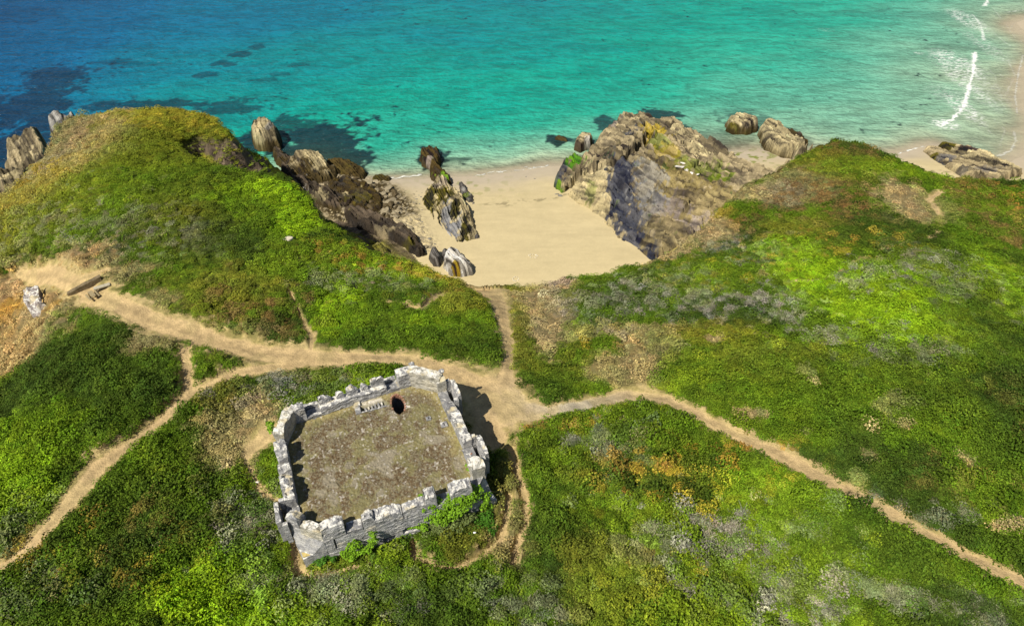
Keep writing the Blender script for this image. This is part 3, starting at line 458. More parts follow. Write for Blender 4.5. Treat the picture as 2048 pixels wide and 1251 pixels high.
# ------------------------------------------------------------------ rock outcrops
RKC = dict(cream=(.44,.37,.21), buff=(.31,.255,.15), dark=(.085,.065,.045), slate=(.120,.112,.104), weed=(.060,.042,.012), olive=(.11,.095,.012), gold=(.38,.29,.06), alga=(.14,.25,.02), mauve=(.27,.225,.20), white=(.66,.62,.55), turf=(.28,.225,.10), green=(.13,.17,.02), grey=(.27,.26,.24))
def outcrop(name, label, outline, ctl, base='buff', blobs=(), sang=-52, sw=.55, samp=.35, slen=3.0, fall=1.2, res=.16, zb=0.0, rough=.5, z0=None, cat='rock', group=None, dip=.8, weedz=None, clefts=(), ledge=.9):
    P = np.array([w(x, y, zb) for x, y in outline]); fz = RBF([(*w(x, y, z), z) for x, y, z in ctl], 2.5)
    lo = P.min(0)-1.0; hi = P.max(0)+1.0
    gx = np.arange(lo[0], hi[0], res); gy = np.arange(lo[1], hi[1], res); X, Y = [a.ravel() for a in np.meshgrid(gx, gy)]
    sgn = np.where(inside(X, Y, P), 1, -1)
    sd_ = sgn*segdist(X, Y, P) + fall*.9*(fbm(X*.8, Y*.8, 3, 7)-.5)
    f = np.clip(sd_/fall, -1, 1); f = np.where(f > 0, np.sqrt(np.clip(1-(1-np.clip(f, 0, 1))**2, 0, 1)), f)
    a = math.radians(sang); s = X*-math.sin(a)+Y*math.cos(a); l = X*math.cos(a)+Y*math.sin(a)
    s = s + 1.2*(fbm(X*.18, Y*.18, 2, 17)-.5) + .2*(fbm(X*1.3, Y*1.3, 2, 18)-.5)
    i1 = np.floor(s/sw); k1 = hsh(i1, np.floor(l/slen + 3*hsh(i1, 0*i1, 3)), 19); fr = s/sw-i1
    s2 = s/(sw*.37); i2 = np.floor(s2); k2 = hsh(i2, np.floor(l/(slen*.4)+5*hsh(i2, 0*i2, 5)), 20)
    s3 = s/(sw*3.1)+.3*hsh(np.floor(l/(slen*1.3)), 0*l, 44); i3 = np.floor(s3); k3 = hsh(i3, np.floor(l/(slen*1.7)+5*hsh(i3, 0*i3, 6)), 23)
    crag = samp*((k1-.5) + dip*(fr-.5)) + samp*.4*(k2-.5) + samp*1.5*(k3-.5) + samp*ledge*(s3-i3-.5) + rough*(fbm(X*.5, Y*.5, 4, 22)-.5)*2
    crack = np.exp(-np.minimum(fr, 1-fr)/.10)*(k1 > .35) + .6*np.exp(-np.minimum(s2-i2, 1-s2+i2)/.16)*(k2 > .6)
    body = fz(X, Y) + crag - samp*.75*crack
    cleft = np.zeros(X.shape)
    for pts, wd, dp in clefts:
        q = np.array([w(*c) for c in pts]); d = segdist(X+.5*(fbm(X, Y, 2, 41)-.5), Y+.5*(fbm(X, Y, 2, 42)-.5), q, False)
        k = sst(wd, wd*.4, d); cleft = np.maximum(cleft, k); body = body - dp*k
    gnd = height(X, Y) - .5 if z0 is None else np.full(X.shape, z0)
    Z = np.where(f > 0, gnd + np.maximum(body-gnd, .25)*f, gnd + f*.8)
    c = np.array(RKC[base])*(.45+.95*k1)[:, None]*(.7+.6*k2)[:, None]
    ck = (np.clip(crack, 0, 1)*.65)[:, None]
    nn = fbm(X*1.4, Y*1.4, 4, 24); n5 = fbm(X*.45, Y*.45, 4, 25)
    for x, y, z, rx, ry, cn, st in blobs:
        o = w(x, y, z); ax = np.hypot(*(w(x+rx, y, z)-o)); ay = np.hypot(*(w(x, y-ry, z)-o))
        g = np.exp(-(((X-o[0])/ax)**2+((Y-o[1])/ay)**2)*.8)
        k = (st*sst(.3, .5, g*.75 + (nn-.5)*.9 + (n5-.5)*.5))[:, None]
        cc = np.array(RKC[cn])*(.60+.5*k1+.35*k2)[:, None]
        c = c*(1-k)+cc*k
    stk = sst(.52, .66, vn(s*4.2, l*.32, 26)*.5+vn(s*9, l*.8, 27)*.3+.2*fbm(X*.4, Y*.4, 2, 28))[:, None]; c = c*(1-.62*stk) + np.array([.05, .042, .034])*.62*stk
    cm = c.mean(0); c = np.clip(cm + (c-cm)*1.35, .012, .8)*.93  # colour contrast raised, standing in for hard grazing-sun shadows
    if weedz: 
        k = (.9*sst(weedz+.5, weedz-.4, Z + (nn-.5)*2.0))[:, None]; c = c*(1-k) + np.array(RKC['weed'])*(.6+.9*k1)[:, None]*k
    c = c*(1-ck*.8)  # cracks darkened in colour as if in shadow
    F = gridF(len(gx), len(gy)); keep = (f[F] > -.75).any(1); F = F[keep]
    u, inv = np.unique(F.ravel(), return_inverse=True)
    V = np.stack([X, Y, Z], 1)[u]; F = inv.reshape(-1, 4)
    # close the underside
    nV = len(V); ed = {}
    e = np.concatenate([F[:, [0, 1]], F[:, [1, 2]], F[:, [2, 3]], F[:, [3, 0]]]); key = np.sort(e, 1); _, idx, cnt = np.unique(key[:, 0].astype(np.int64)*nV+key[:, 1], return_index=True, return_counts=True)
    be = e[idx[cnt == 1]]; zlow = V[:, 2].min()-.6
    B = V.copy(); B[:, 2] = zlow
    F2 = np.concatenate([F, np.stack([be[:, 1], be[:, 0], be[:, 0]+nV, be[:, 1]+nV], 1), F[:, ::-1]+nV])
    Vv = np.concatenate([V, B]); cc = np.concatenate([c[u], c[u]])
    u2, inv2 = np.unique(F2.ravel(), return_inverse=True)
    o = obj(name, mesh_np(name, Vv[u2], inv2.reshape(-1, 4), {'col': cc[u2]}, False), M_rock, label=label, category=cat)
    if group: o['group'] = group
    recentre(o); return o

outcrop('rocky_promontory', 'broad rocky promontory of buff and dark grey strata between the two beaches', [(1105,372),(1112,350),(1130,335),(1165,330),(1200,290),(1250,262),(1300,258),(1340,268),(1400,290),(1440,312),(1480,350),(1520,360),(1560,390),(1520,440),(1430,490),(1350,530),(1300,535),(1280,522),(1250,497),(1228,480),(1212,455),(1180,425),(1140,398)],
 [(1110,370,1.5),(1140,360,2.5),(1180,400,3.0),(1215,440,3.0),(1250,490,3.4),(1285,515,3.6),(1160,395,2.4),(1232,468,3.2),(1200,350,5),(1250,330,6.5),(1235,300,5.5),(1290,280,5.5),(1228,350,6.2),(1245,400,3.6),(1262,450,3.0),(1290,490,2.8),(1300,440,4),(1330,380,5.2),(1300,330,6.5),(1360,330,6.3),(1390,320,4.8),(1450,355,4.2),(1440,400,7),(1400,430,6.6),(1350,460,5),(1380,370,6.5),(1490,370,6.2),(1320,490,3.6),(1310,270,5),(1345,280,4.5),(1420,315,3.5)],
 'buff', [(1160,390,2,50,40,'cream',.9),(1220,350,5,60,25,'cream',.8),(1215,440,2,30,50,'cream',.85),(1350,370,6,90,50,'turf',.95),(1370,420,6.5,80,40,'mauve',.7),(1244,350,6,30,34,'slate',1),(1246,385,5,32,34,'slate',1),(1258,430,4,34,36,'slate',1),(1276,466,3.5,44,34,'slate',1),(1292,500,3,44,28,'slate',1),(1315,480,3.5,26,24,'slate',.8),(1420,390,8,60,30,'turf',.8),(1340,440,7,50,40,'turf',.7),(1300,350,7,40,25,'grey',.6),(1310,395,6,30,20,'grey',.5),(1400,340,5,60,20,'green',.6),(1440,365,5,40,12,'green',.8),(1310,265,5,26,14,'gold',.9),(1320,285,6,24,14,'green',.6),(1340,300,6,30,14,'gold',.5),(1112,368,1,14,20,'alga',.9),(1120,345,2,25,18,'slate',.9),(1145,328,3,16,16,'alga',1),(1180,385,3,14,14,'green',.5),(1395,372,8,36,14,'dark',.35),(1290,545,2,10,10,'slate',1)],
 sang=-52, sw=.7, samp=.85, slen=4.0, ledge=1.9, fall=1.6, res=.13, zb=1.0, rough=.8, weedz=.6, clefts=[([(1130,380,2),(1160,345,3.5),(1200,335,4.5),(1245,322,5.5),(1275,300,5.5),(1298,272,5)],1.0,2.6)])
outcrop('tilted_slab', 'large tilted yellow and black slab at the seaward side of the promontory, above a dark cleft', [(1160,348),(1175,320),(1190,290),(1215,262),(1240,246),(1262,246),(1282,262),(1290,285),(1262,308),(1225,330),(1190,345)],
 [(1170,335,2),(1195,295,2.5),(1230,250,4),(1262,245,5.5),(1288,262,7),(1290,285,7.5),(1250,310,6.8),(1210,325,5.5),(1240,285,6)],
 'buff', [(1240,290,5,40,30,'cream',.5),(1185,325,3,40,20,'dark',.8),(1200,290,3,20,25,'dark',.8),(1225,262,4,16,16,'dark',.5),(1280,262,7,28,20,'slate',.95),(1262,275,6,25,14,'slate',.8),(1230,250,4,16,14,'mauve',.6),(1250,290,6,26,12,'gold',.25),(1185,338,3,20,10,'olive',.6)], sang=-72, sw=.55, samp=.6, slen=5, fall=.7, res=.15, zb=2.0, weedz=1.1)
outcrop('rock_spur', 'dark weedy rock spur at the outermost tip of the promontory', [(1268,250),(1272,236),(1285,231),(1302,240),(1315,262),(1300,270)], [(1275,238,1.8),(1290,240,2.6),(1305,262,4)], 'dark', [(1285,240,2,10,20,'cream',.4)], sang=-60, fall=.6, zb=.2, weedz=1.2)
outcrop('ribbed_slab', 'long buff ribbed slab running down the right side of the promontory', [(1330,278),(1342,270),(1362,276),(1392,296),(1420,318),(1460,340),(1478,352),(1470,366),(1440,362),(1400,345),(1370,318),(1345,300)],
 [(1345,276,5.5),(1370,290,5),(1400,310,4.2),(1430,335,3.2),(1465,352,2),(1380,325,6),(1430,355,4.5)], 'cream', [(1370,285,4,30,10,'buff',.6),(1400,330,4,30,10,'gold',.2)], sang=-56, sw=.45, samp=.6, slen=2.2, fall=.7, zb=2.0, weedz=.3)
outcrop('weedy_rock', 'dark weedy rocks in the water right of the outer promontory', [(1318,268),(1335,262),(1352,256),(1370,262),(1400,275),(1418,300),(1395,296),(1360,280)], [(1340,264,1.2),(1380,275,1.6),(1405,292,1.6)], 'dark', [(1356,264,1,14,8,'olive',.9),(1400,285,1,10,10,'alga',.5)], fall=.6, weedz=1.0, samp=.5)
outcrop('sea_boulder', 'pale and brown boulder at the water edge left of the promontory', [(1146,300),(1150,287),(1168,278),(1185,284),(1182,298),(1160,306)], [(1160,292,1.8),(1175,288,2.2)], 'buff', [(1155,298,1,14,10,'dark',.9),(1178,285,1.5,8,8,'white',.6)], fall=.6, weedz=.5, zb=.1)
outcrop('submerged_rock', 'low black rock awash left of the promontory', [(1103,274),(1115,270),(1135,276),(1140,284),(1125,284),(1108,280)], [(1120,277,.5)], 'dark', fall=.8, weedz=2, samp=.2, rough=.2)
outcrop('islet_rock', 'rounded buff islet rock standing alone in the shallows', [(1450,262),(1446,252),(1462,243),(1490,241),(1512,250),(1518,264),(1490,270),(1466,270)], [(1460,255,2),(1485,250,3),(1505,256,2.4)], 'cream', [(1460,262,1,24,8,'olive',.8),(1500,250,2,18,8,'dark',.6),(1500,266,1,20,5,'green',.7)], sang=-62, fall=1.2, weedz=1.3, samp=.4)
outcrop('striped_rock', 'striped slab of rock at the head of the small beach', [(1515,270),(1522,259),(1540,258),(1560,270),(1580,285),(1600,300),(1606,318),(1585,322),(1560,318),(1530,300),(1518,285)], [(1530,266,2.2),(1550,275,3),(1575,300,3.6),(1595,312,3.6),(1545,300,2)], 'cream', [(1565,315,2,14,8,'dark',.5)], sang=-56, sw=.45, samp=.6, fall=.8, weedz=.9)
outcrop('weedy_rock', 'brown weedy rock tucked behind the striped slab', [(1566,268),(1580,262),(1600,275),(1615,290),(1600,300),(1580,285)], [(1585,274,1.2),(1600,288,1.3)], 'dark', fall=.6, weedz=1.4, samp=.35)
outcrop('shore_ledge', 'long grey and buff ledge right of the right headland, nearest the land', [(1845,305),(1850,296),(1872,300),(1900,318),(1935,330),(1975,345),(2010,352),(2040,358),(1990,372),(1930,372),(1890,345),(1862,325)], [(1855,302,1.2),(1880,315,1.8),(1920,335,2.4),(1970,355,2.6),(2010,362,2.2),(1900,335,1.2)], 'buff', [(1880,318,1,30,8,'slate',.8),(1862,312,1,20,6,'olive',.8),(1920,340,2,40,8,'cream',.6),(1950,340,2,50,5,'slate',.6)], sang=-36, sw=.5, samp=.55, slen=5, fall=.7, weedz=.3)
outcrop('shore_ledge', 'long outer ledge with a weedy seaward end right of the right headland', [(1872,298),(1880,289),(1905,292),(1930,298),(1960,312),(1995,328),(2030,345),(2044,354),(2000,348),(1950,334),(1915,320)], [(1885,294,1),(1910,303,1.8),(1950,318,2.2),(1990,335,1.8),(2025,348,1.2)], 'cream', [(1890,293,1,20,6,'olive',.9),(1935,300,1.2,24,6,'dark',.9)], sang=-36, sw=.5, samp=.5, slen=4, fall=.7, weedz=.4)
outcrop('central_outcrop', 'long outcrop in the middle of the beach with a grey back and olive weed bands', [(842,400),(850,385),(862,370),(872,356),(890,358),(905,375),(925,400),(940,430),(952,462),(960,484),(940,490),(905,495),(880,485),(868,455),(855,425)],
 [(855,395,1.6),(875,362,1.8),(890,370,2.2),(905,390,2.4),(925,425,2.8),(945,470,2.4),(930,480,1.8),(880,400,1.9),(895,440,2.2),(910,480,1.8),(870,430,1.4),(890,480,1.3)],
 'cream', [(900,462,2,32,34,'grey',1),(895,425,2,18,30,'grey',.9),(860,400,1.5,18,26,'olive',1),(885,388,2,22,16,'olive',.9),(910,420,2,10,26,'olive',1),(930,462,2,10,26,'olive',1),(872,440,1.5,9,34,'olive',1),(890,485,1.5,22,8,'olive',.9),(930,488,1.5,26,7,'olive',.9),(878,368,2,16,12,'mauve',.5),(955,480,1.5,6,8,'slate',.8)],
 sang=-71, sw=.42, samp=.4, slen=4, fall=.8, res=.12, zb=1.0, rough=.3)
outcrop('weedy_rock', 'dark weed-covered knob of rock at the sea end of the central outcrop', [(838,322),(842,308),(860,302),(880,308),(886,325),(878,335),(893,350),(905,372),(890,374),(862,362),(858,340),(842,334)], [(860,315,1.8),(875,325,1.4),(870,345,1.4),(885,362,1.6)], 'weed', [(858,316,1.8,6,8,'mauve',.6),(868,345,1.5,18,14,'weed',1),(890,362,1.3,9,12,'alga',1),(885,350,1.3,6,6,'alga',.8)], sang=-60, fall=.8, weedz=.6, res=.12, samp=.35)
outcrop('small_rocks', 'cluster of dark small rocks beside the right flank of the central outcrop', [(918,372),(930,378),(945,398),(952,415),(945,425),(932,410),(920,392)], [(925,382,1.25),(938,398,1.3),(947,417,1.2)], 'slate', [(930,395,1,8,8,'green',.6),(925,380,1,6,6,'grey',.7)], fall=.5, res=.1, samp=.35, rough=.35, sw=.7, slen=.9)
outcrop('dark_boulder', 'dark grey striped boulder at the foot of the grassy mound, left of the pale one', [(857,516),(864,505),(875,505),(884,520),(880,533),(866,530)], [(865,518,3.3),(877,526,3.2)], 'slate', sang=-60, sw=.3, fall=.7, res=.08, zb=2.0, samp=.15, rough=.3)
outcrop('dark_boulder', 'small dark boulder wedged between the striped boulder and the pale one', [(884,508),(892,503),(902,510),(900,524),(888,524)], [(892,514,3.1)], 'slate', sang=-60, sw=.3, fall=.6, res=.08, zb=2.0, samp=.12, rough=.2)
outcrop('pale_boulder', 'tall pale lichened boulder at the head of the beach with orange spots', [(885,535),(890,515),(902,507),(920,512),(940,535),(952,552),(925,556),(900,552)], [(898,524,3.9),(912,520,4.2),(930,542,3.4),(905,542,3.7)], 'white', [(905,535,5,16,12,'mauve',.6),(912,512,5.4,8,5,'gold',.8),(905,528,5,10,5,'green',.5),(935,545,4,12,10,'slate',.6)], sang=-55, sw=.5, fall=.9, res=.1, zb=2.0, samp=.2, rough=.5)
outcrop('sea_stack', 'pointed buff sea stack off the left headland', [(505,292),(506,272),(520,264),(545,268),(568,284),(566,300),(538,306),(515,302)], [(508,242,3.2),(518,230,4.6),(535,252,4.4),(548,272,2.8),(520,270,3.2),(560,290,1.2),(530,296,1.2)], 'buff', [(535,295,2,26,12,'dark',.8),(520,245,5,14,16,'cream',.7),(505,262,2,6,20,'weed',.8),(540,250,4,8,8,'grey',.5)], sang=-65, sw=.9, fall=1.0, weedz=2.0, samp=.18, rough=1.0, zb=0)
outcrop('shore_crag', 'ribbed brown and cream crag at the sea edge of the boulder field', [(568,352),(580,336),(600,328),(632,326),(655,338),(682,350),(668,366),(632,376),(602,396),(582,380)], [(602,292,3.8),(620,292,4.2),(612,318,3.4),(640,325,2.4),(590,330,2),(665,346,1.4),(615,358,1.8),(596,372,1.3)], 'buff', [(640,330,2,22,20,'cream',.7),(600,340,3,20,24,'weed',.8),(620,360,2,26,16,'weed',.9),(606,385,1.5,10,16,'white',.7),(625,300,4,16,8,'cream',.6)], sang=-50, sw=.5, fall=1.0, weedz=2.0, samp=.25, rough=1.1)
outcrop('shore_ridge', 'dark weed-hung ridge between the left cliff and the boulder field', [(562,352),(575,350),(600,366),(640,388),(675,405),(700,425),(682,434),(640,418),(600,400),(575,380)], [(572,350,2.6),(600,372,3.0),(640,394,2.6),(690,424,1.8),(600,388,2.2)], 'dark', [(605,380,3,8,10,'white',.7),(640,392,2,16,8,'cream',.6),(680,415,2,12,6,'buff',.6)], sang=-50, sw=.6, fall=.9, weedz=1.6, samp=.5, rough=.8)
outcrop('cliff_foot_rocks', 'dark jagged rocks along the foot of the left cliff above the flat stones', [(690,436),(730,440),(790,466),(838,496),(856,528),(838,532),(800,505),(740,482),(700,462)], [(700,440,3.0),(740,455,3.6),(790,478,3.6),(835,508,3.2),(760,478,3.4)], 'dark', [(760,460,3,30,8,'buff',.6),(810,485,3,24,8,'olive',.8)], sang=-45, sw=.7, fall=.8, samp=.5, rough=.8)
outcrop('weedy_rock', 'low dark reef joining the pointed stack to the ribbed crag', [(545,312),(560,303),(580,318),(600,330),(592,348),(570,345),(552,330)], [(560,312,1.4),(580,328,1.8),(585,340,1.5)], 'dark', fall=.8, weedz=1.5, samp=.4, rough=.6)
outcrop('weedy_rock', 'broad low mound of brown weed-covered rock in the middle of the boulder field', [(655,376),(690,364),(735,378),(765,402),(770,432),(735,442),(700,425),(670,400)], [(680,378,1.7),(720,388,1.9),(755,412,1.8),(700,405,1.8),(740,430,1.7)], 'weed', [(715,395,1.8,30,10,'olive',.5),(690,385,1.8,8,6,'cream',.6)], sang=-30, sw=.6, slen=1.0, fall=.9, res=.13, samp=.45, rough=.4)
outcrop('weedy_rock', 'flat brown weed-covered rocks along the water below the left headland', [(650,325),(672,318),(700,325),(722,340),(738,348),(728,362),(700,360),(670,350),(650,340)], [(670,332,1.1),(700,342,1.3),(722,350,1)], 'weed', [(690,335,1,24,10,'olive',.7)], fall=.8, weedz=1.6, samp=.4)
outcrop('weedy_rock', 'olive rock lying at the tideline at the right end of the boulder field', [(744,362),(748,352),(765,350),(785,358),(782,364),(760,368)], [(765,358,.9)], 'olive', fall=.8, weedz=.8, samp=.2)
outcrop('headland_crag', 'large grey and buff crag standing off the left side of the left headland', [(8,350),(16,325),(50,310),(110,312),(125,335),(112,352),(60,358),(22,360)], [(28,290,5),(45,272,6),(78,262,6.6),(105,268,6.2),(60,305,4),(95,310,4),(40,332,2),(20,322,2)], 'buff', [(40,280,8,30,16,'cream',.8),(80,265,10,26,12,'grey',.7),(60,305,6,40,20,'dark',.7)], sang=-50, sw=1.3, fall=1.4, samp=.2, rough=1.5, zb=0, weedz=.6)
outcrop('headland_crag', 'pale crag behind the left headland at its seaward corner', [(105,305),(112,285),(140,276),(180,280),(190,300),(145,312)], [(122,246,5.2),(145,230,6.6),(165,236,6.2),(130,270,3)], 'grey', [(140,235,11,18,10,'cream',.7)], sw=1.3, fall=1.4, samp=.2, rough=1.3, zb=0)
outcrop('headland_crag', 'low buff crag at the left edge of the picture below the bigger crag', [(-60,400),(-60,378),(-10,362),(25,358),(60,362),(82,380),(66,400),(0,425),(-40,430)], [(0,342,3.4),(25,330,4),(52,345,4),(20,366,3),(-40,360,3),(40,385,2)], 'buff', [(10,335,5,26,8,'cream',.8),(10,365,5,30,14,'dark',.8)], sw=1.3, fall=1.2, samp=.2, rough=1.4, zb=0, weedz=.8)
outcrop('headland_ridge', 'ribbed rock ridge running down the left flank of the right headland to the small beach', [(1500,388),(1510,378),(1530,365),(1560,342),(1590,318),(1612,305),(1625,300),(1600,330),(1570,358),(1540,388),(1515,396)], [(1515,380,7),(1545,358,8.5),(1580,330,9.5),(1606,310,9.8),(1560,365,11),(1530,385,10)], 'buff', [(1545,375,9,22,14,'mauve',.8),(1530,365,8,26,8,'cream',.6)], sang=40, sw=.5, fall=1.6, samp=.18, zb=6, rough=.4)

# ------------------------------------------------------------------ loose boulders
def rock_mesh(seed, flat_=.6):
    r = np.random.default_rng(seed); bm = bmesh.new()
    for _ in range(22):
        v = r.normal(size=3); v /= np.linalg.norm(v); v *= r.uniform(.75, 1.0)
        bm.verts.new((v[0]*1.15, v[1]*.85, v[2]*flat_+flat_*.45))
    res = bmesh.ops.convex_hull(bm, input=bm.verts)
    bmesh.ops.delete(bm, geom=[e for e in res['geom_interior'] if isinstance(e, bmesh.types.BMVert)], context='VERTS')
    bmesh.ops.bevel(bm, geom=bm.edges[:], offset=.06, segments=1, affect='EDGES')
    me = bpy.data.meshes.new('boulder'); bm.to_mesh(me); bm.free(); return me
M_bA = flat('weedy_boulder', (.075, .052, .018), .75, .5, 2.2); M_bB = flat('buff_boulder', (.28, .235, .15), .9, .3, 2.5); M_bC = flat('grey_boulder', (.19, .18, .16), .9, .3, 2.5)
KIN = [('weed_covered_boulder', 'dark brown weed-covered boulder among others in the boulder field below the left cliff', 'weed-covered boulders in the boulder field', M_bA, 5),
       ('bare_boulder', 'bare buff boulder among others in the boulder field below the left cliff', 'bare buff boulders in the boulder field', M_bB, 5),
       ('beach_stone', 'flat grey-buff stone lying on the sand between boulder field and central outcrop', 'flat stones on the sand by the boulder field', M_bB, 4),
       ('grey_stone', 'dark grey stone lying on the sand near the central outcrop', 'dark grey stones on the sand', M_bC, 3)]
protos = {}
for ki, (nm, lb, gp, mt, n) in enumerate(KIN):
    for v_ in range(n):
        me = rock_mesh(100*ki+v_, .38 if ki >= 2 else .62); me.name = nm; me.materials.append(mt); protos[(ki, v_)] = me
placed = []
def put(ki, px, py, size, z=None):
    q = w(px, py, .8); hz = float(height(np.array([q[0]]), np.array([q[1]]))[0])
    nm, lb, gp, mt, n = KIN[ki]; me = protos[(ki, int(R.integers(n)))]
    o = bpy.data.objects.new(nm, me); COL.objects.link(o); o['label'] = lb; o['category'] = 'boulder'; o['group'] = gp
    o.location = (q[0], q[1], hz-.12*size); o.rotation_euler = (R.uniform(-.2, .2), R.uniform(-.2, .2), R.uniform(0, 6.28) if ki < 2 else R.normal(-.6, .5))
    s = size*.5; o.scale = (s*R.uniform(.9, 1.4), s*R.uniform(.8, 1.1), s*R.uniform(.7, 1.1))
RP = np.array([(575,330),(640,330),(700,345),(745,365),(790,378),(800,400),(790,440),(770,455),(700,440),(640,400),(590,370)])
def scatter(poly, n, kind, smin, smax, mind):
    poly = np.array(poly); lo = poly.min(0); hi = poly.max(0); k = 0; tries = 0
    while k < n and tries < 6000:
        tries += 1; p = R.uniform(lo, hi)
        if not inside(np.array([p[0]]), np.array([p[1]]), poly)[0]: continue
        if any((p[0]-a)**2+((p[1]-b)*1.5)**2 < mind**2 for a, b in placed): continue
        placed.append(tuple(p)); kd = kind if isinstance(kind, int) else kind[int(R.integers(len(kind)))]
        put(kd, p[0], p[1], smin+(smax-smin)*R.random()**2.2); k += 1
scatter(RP, 180, (0, 0, 0, 1), .8, 2.3, 8)
scatter([(735,380),(800,385),(835,410),(840,440),(850,480),(870,505),(840,510),(800,480),(770,455)], 120, (2, 2, 1), .45, 1.5, 7)
scatter([(790,470),(850,480),(880,505),(860,512),(820,500)], 24, (3, 2), .4, 1.2, 7)
scatter([(830,370),(850,385),(845,430),(855,460),(830,450),(820,400)], 14, (3, 2), .35, .8, 7)
for x, y, s in [(1121,392,.9),(1114,388,.7),(1440,318,.7),(1447,334,.6),(1500,331,.8),(1070,352,.5),(1052,347,.4),(920,365,.6)]:
    q = w(x, y, 1.0); hz = float(height(np.array([q[0]]), np.array([q[1]]))[0])
LB = {0: 'small dark rock on the sand beside the left flank of the promontory', 1: 'smallest dark rock beside the left flank of the promontory', 2: 'pale block at the foot of the ribbed slab', 3: 'pale stone below the ribbed slab on the small beach', 4: 'pale flat stone alone on the sand of the small beach', 5: 'dark pebble-sized rock at the waterline of the main beach', 6: 'dark stone at the waterline left of the promontory', 7: 'small stone by the weedy sea end of the central outcrop'}
for i, (x, y, s) in enumerate([(1121,392,.9),(1114,388,.7),(1440,318,.9),(1447,334,.8),(1500,331,.8),(1070,352,.5),(1052,347,.4),(920,365,.6)]):
    q = w(x, y, 1.0); hz = float(height(np.array([q[0]]), np.array([q[1]]))[0])
    me = rock_mesh(900+i, .5); me.materials.append(M_bC if i in (0, 1, 5, 6, 7) else M_pale)
    o = obj('rock', me, label=LB[i], category='rock'); o.location = (q[0], q[1], hz-.05); o.scale = (s*.6, s*.5, s*.5)

exec_fort = True
# ------------------------------------------------------------------ the fort
fort = thing('ruined_fort', 'roofless looking square grey stone guardhouse with broken parapets and turf-covered roof terrace', 'fort')
fort.location = (*L(6, 5.5), 19.5)
def fobj(name, me, mat, parent=None, **kw):
    o = obj(name, me, mat, parent or fort, **kw); base = fort.location if parent is None else Vector((0, 0, 0))
    if parent is None: o.location = -fort.location
    return o
ZR = 22.9
OCT = dict(W=((-.8, 8.7), (-.65, 1.0)), SW=((-.65, 1.0), (1.35, -.7)), S=((1.35, -.7), (11.9, -.95)), SE=((11.9, -.95), (13.3, .5)), E=((13.3, .5), (13.0, 10.2)), NE=((13.0, 10.2), (10.7, 12.0)), N=((10.7, 12.0), (.4, 11.1)), NW=((.4, 11.1), (-.8, 8.7)))
def quadbox(bm, c, z0, z1):                        # c: four plan corners (world)
    vs = [bm.verts.new((x, y, z0)) for x, y in c] + [bm.verts.new((x, y, z1)) for x, y in c]
    for f in ((3, 2, 1, 0), (4, 5, 6, 7), (0, 1, 5, 4), (1, 2, 6, 5), (2, 3, 7, 6), (3, 0, 4, 7)): bm.faces.new([vs[i] for i in f])
def bmo(name, bm, mat, parent=None, bevel=0, **kw):
    bmesh.ops.recalc_face_normals(bm, faces=bm.faces[:])
    if bevel: bmesh.ops.bevel(bm, geom=bm.edges[:], offset=bevel, segments=1, affect='EDGES')
    me = bpy.data.meshes.new(name); bm.to_mesh(me); bm.free(); return fobj(name, me, mat, parent, **kw)
def wall_mesh(a, b, z0, ztop, th, jag=.15, res=.11, seed=0, out=.04, taper=(0, 0), tops=None, wins=()):
    # a, b: plan ends of the OUTER line in (u, v), interior lies to the left of a->b when going anticlockwise
    a = np.array(a); b = np.array(b); d = b-a; Ln = np.hypot(*d); d = d/Ln; nrm = np.array([-d[1], d[0]])   # inward
    ns = max(3, int(Ln/res)+1); s = np.linspace(0, Ln, ns)
    nh = max(3, int((ztop-z0)/res)+1); nt_ = max(4, int(th/.12)+1)
    prof = [(0, k/(nh-1)) for k in range(nh)] + [(k/(nt_-1), 1) for k in range(1, nt_-1)] + [(1, 1-k/(nh-1)) for k in range(nh)]
    prof = np.array(prof); m_ = len(prof)
    Sg = np.repeat(s[None, :], m_, 0); T = np.repeat(prof[:, 0][:, None], ns, 1); Hh = np.repeat(prof[:, 1][:, None], ns, 1)
    ins = Sg[:, :]
    top = ztop + jag*2*(fbm(Sg*1.1+seed*7, T*th*1.1+seed, 3, seed)-.5)*1.4 + jag*.8*(np.floor(vn(Sg*2.2+seed, T*th*2+3, seed+5)*4)/4-.4)
    top = top + jag*.9*(hsh(np.floor(Sg/.23), np.floor(T*3), seed+3)-.5)
    if tops is not None: top = top + np.interp(Sg, *tops)
    endr = np.minimum(Sg, Ln-Sg); top = top - jag*1.1*np.exp(-endr/.18)
    Zz = z0 + (top-z0)*Hh
    course = np.floor(Zz/.11); blk = np.floor(Sg/.5 + 7*hsh(course, course*0, 2))
    face = np.where(T < .01, -1, np.where(T > .99, 1, 0))
    off = (hsh(course, blk, seed+8)-.3)*out*face + .22*(fbm(Sg*1.1, Zz*1.1, 3, seed+2)-.5)*face*sst(ZR-.3, ZR+.5, Zz) + .05*(fbm(Sg*1.5, Zz*1.5, 3, seed+2)-.5)*face
    for (s0, s1, za, zb_, dp) in wins:
        mk = (Sg > s0) & (Sg < s1) & (Zz > za) & (Zz < zb_) & (T < .01); off = np.where(mk, dp, off)
    depth = T*th + off
    q = a[None, None, :] + d*Sg[..., None] + nrm*depth[..., None]
    Wd = FO[None, None, :] + q[..., 0:1]*E1 + q[..., 1:2]*E2
    V = np.concatenate([Wd, Zz[..., None]], 2).reshape(-1, 3)
    F = gridF(ns, m_)
    caps = []
    for c in (0, ns-1):                              # end caps: strips joining outer and inner profile
        for k in range(m_//2):
            i, j = k, m_-1-k
            if i+1 >= j: break
            f = [i*ns+c, (i+1)*ns+c, (j-1)*ns+c, j*ns+c]
            caps.append(f if c else f[::-1])
    return mesh_np('w', V, np.concatenate([F, np.array(caps)]), smooth=False)
def par(px0, px1): return px0, px1
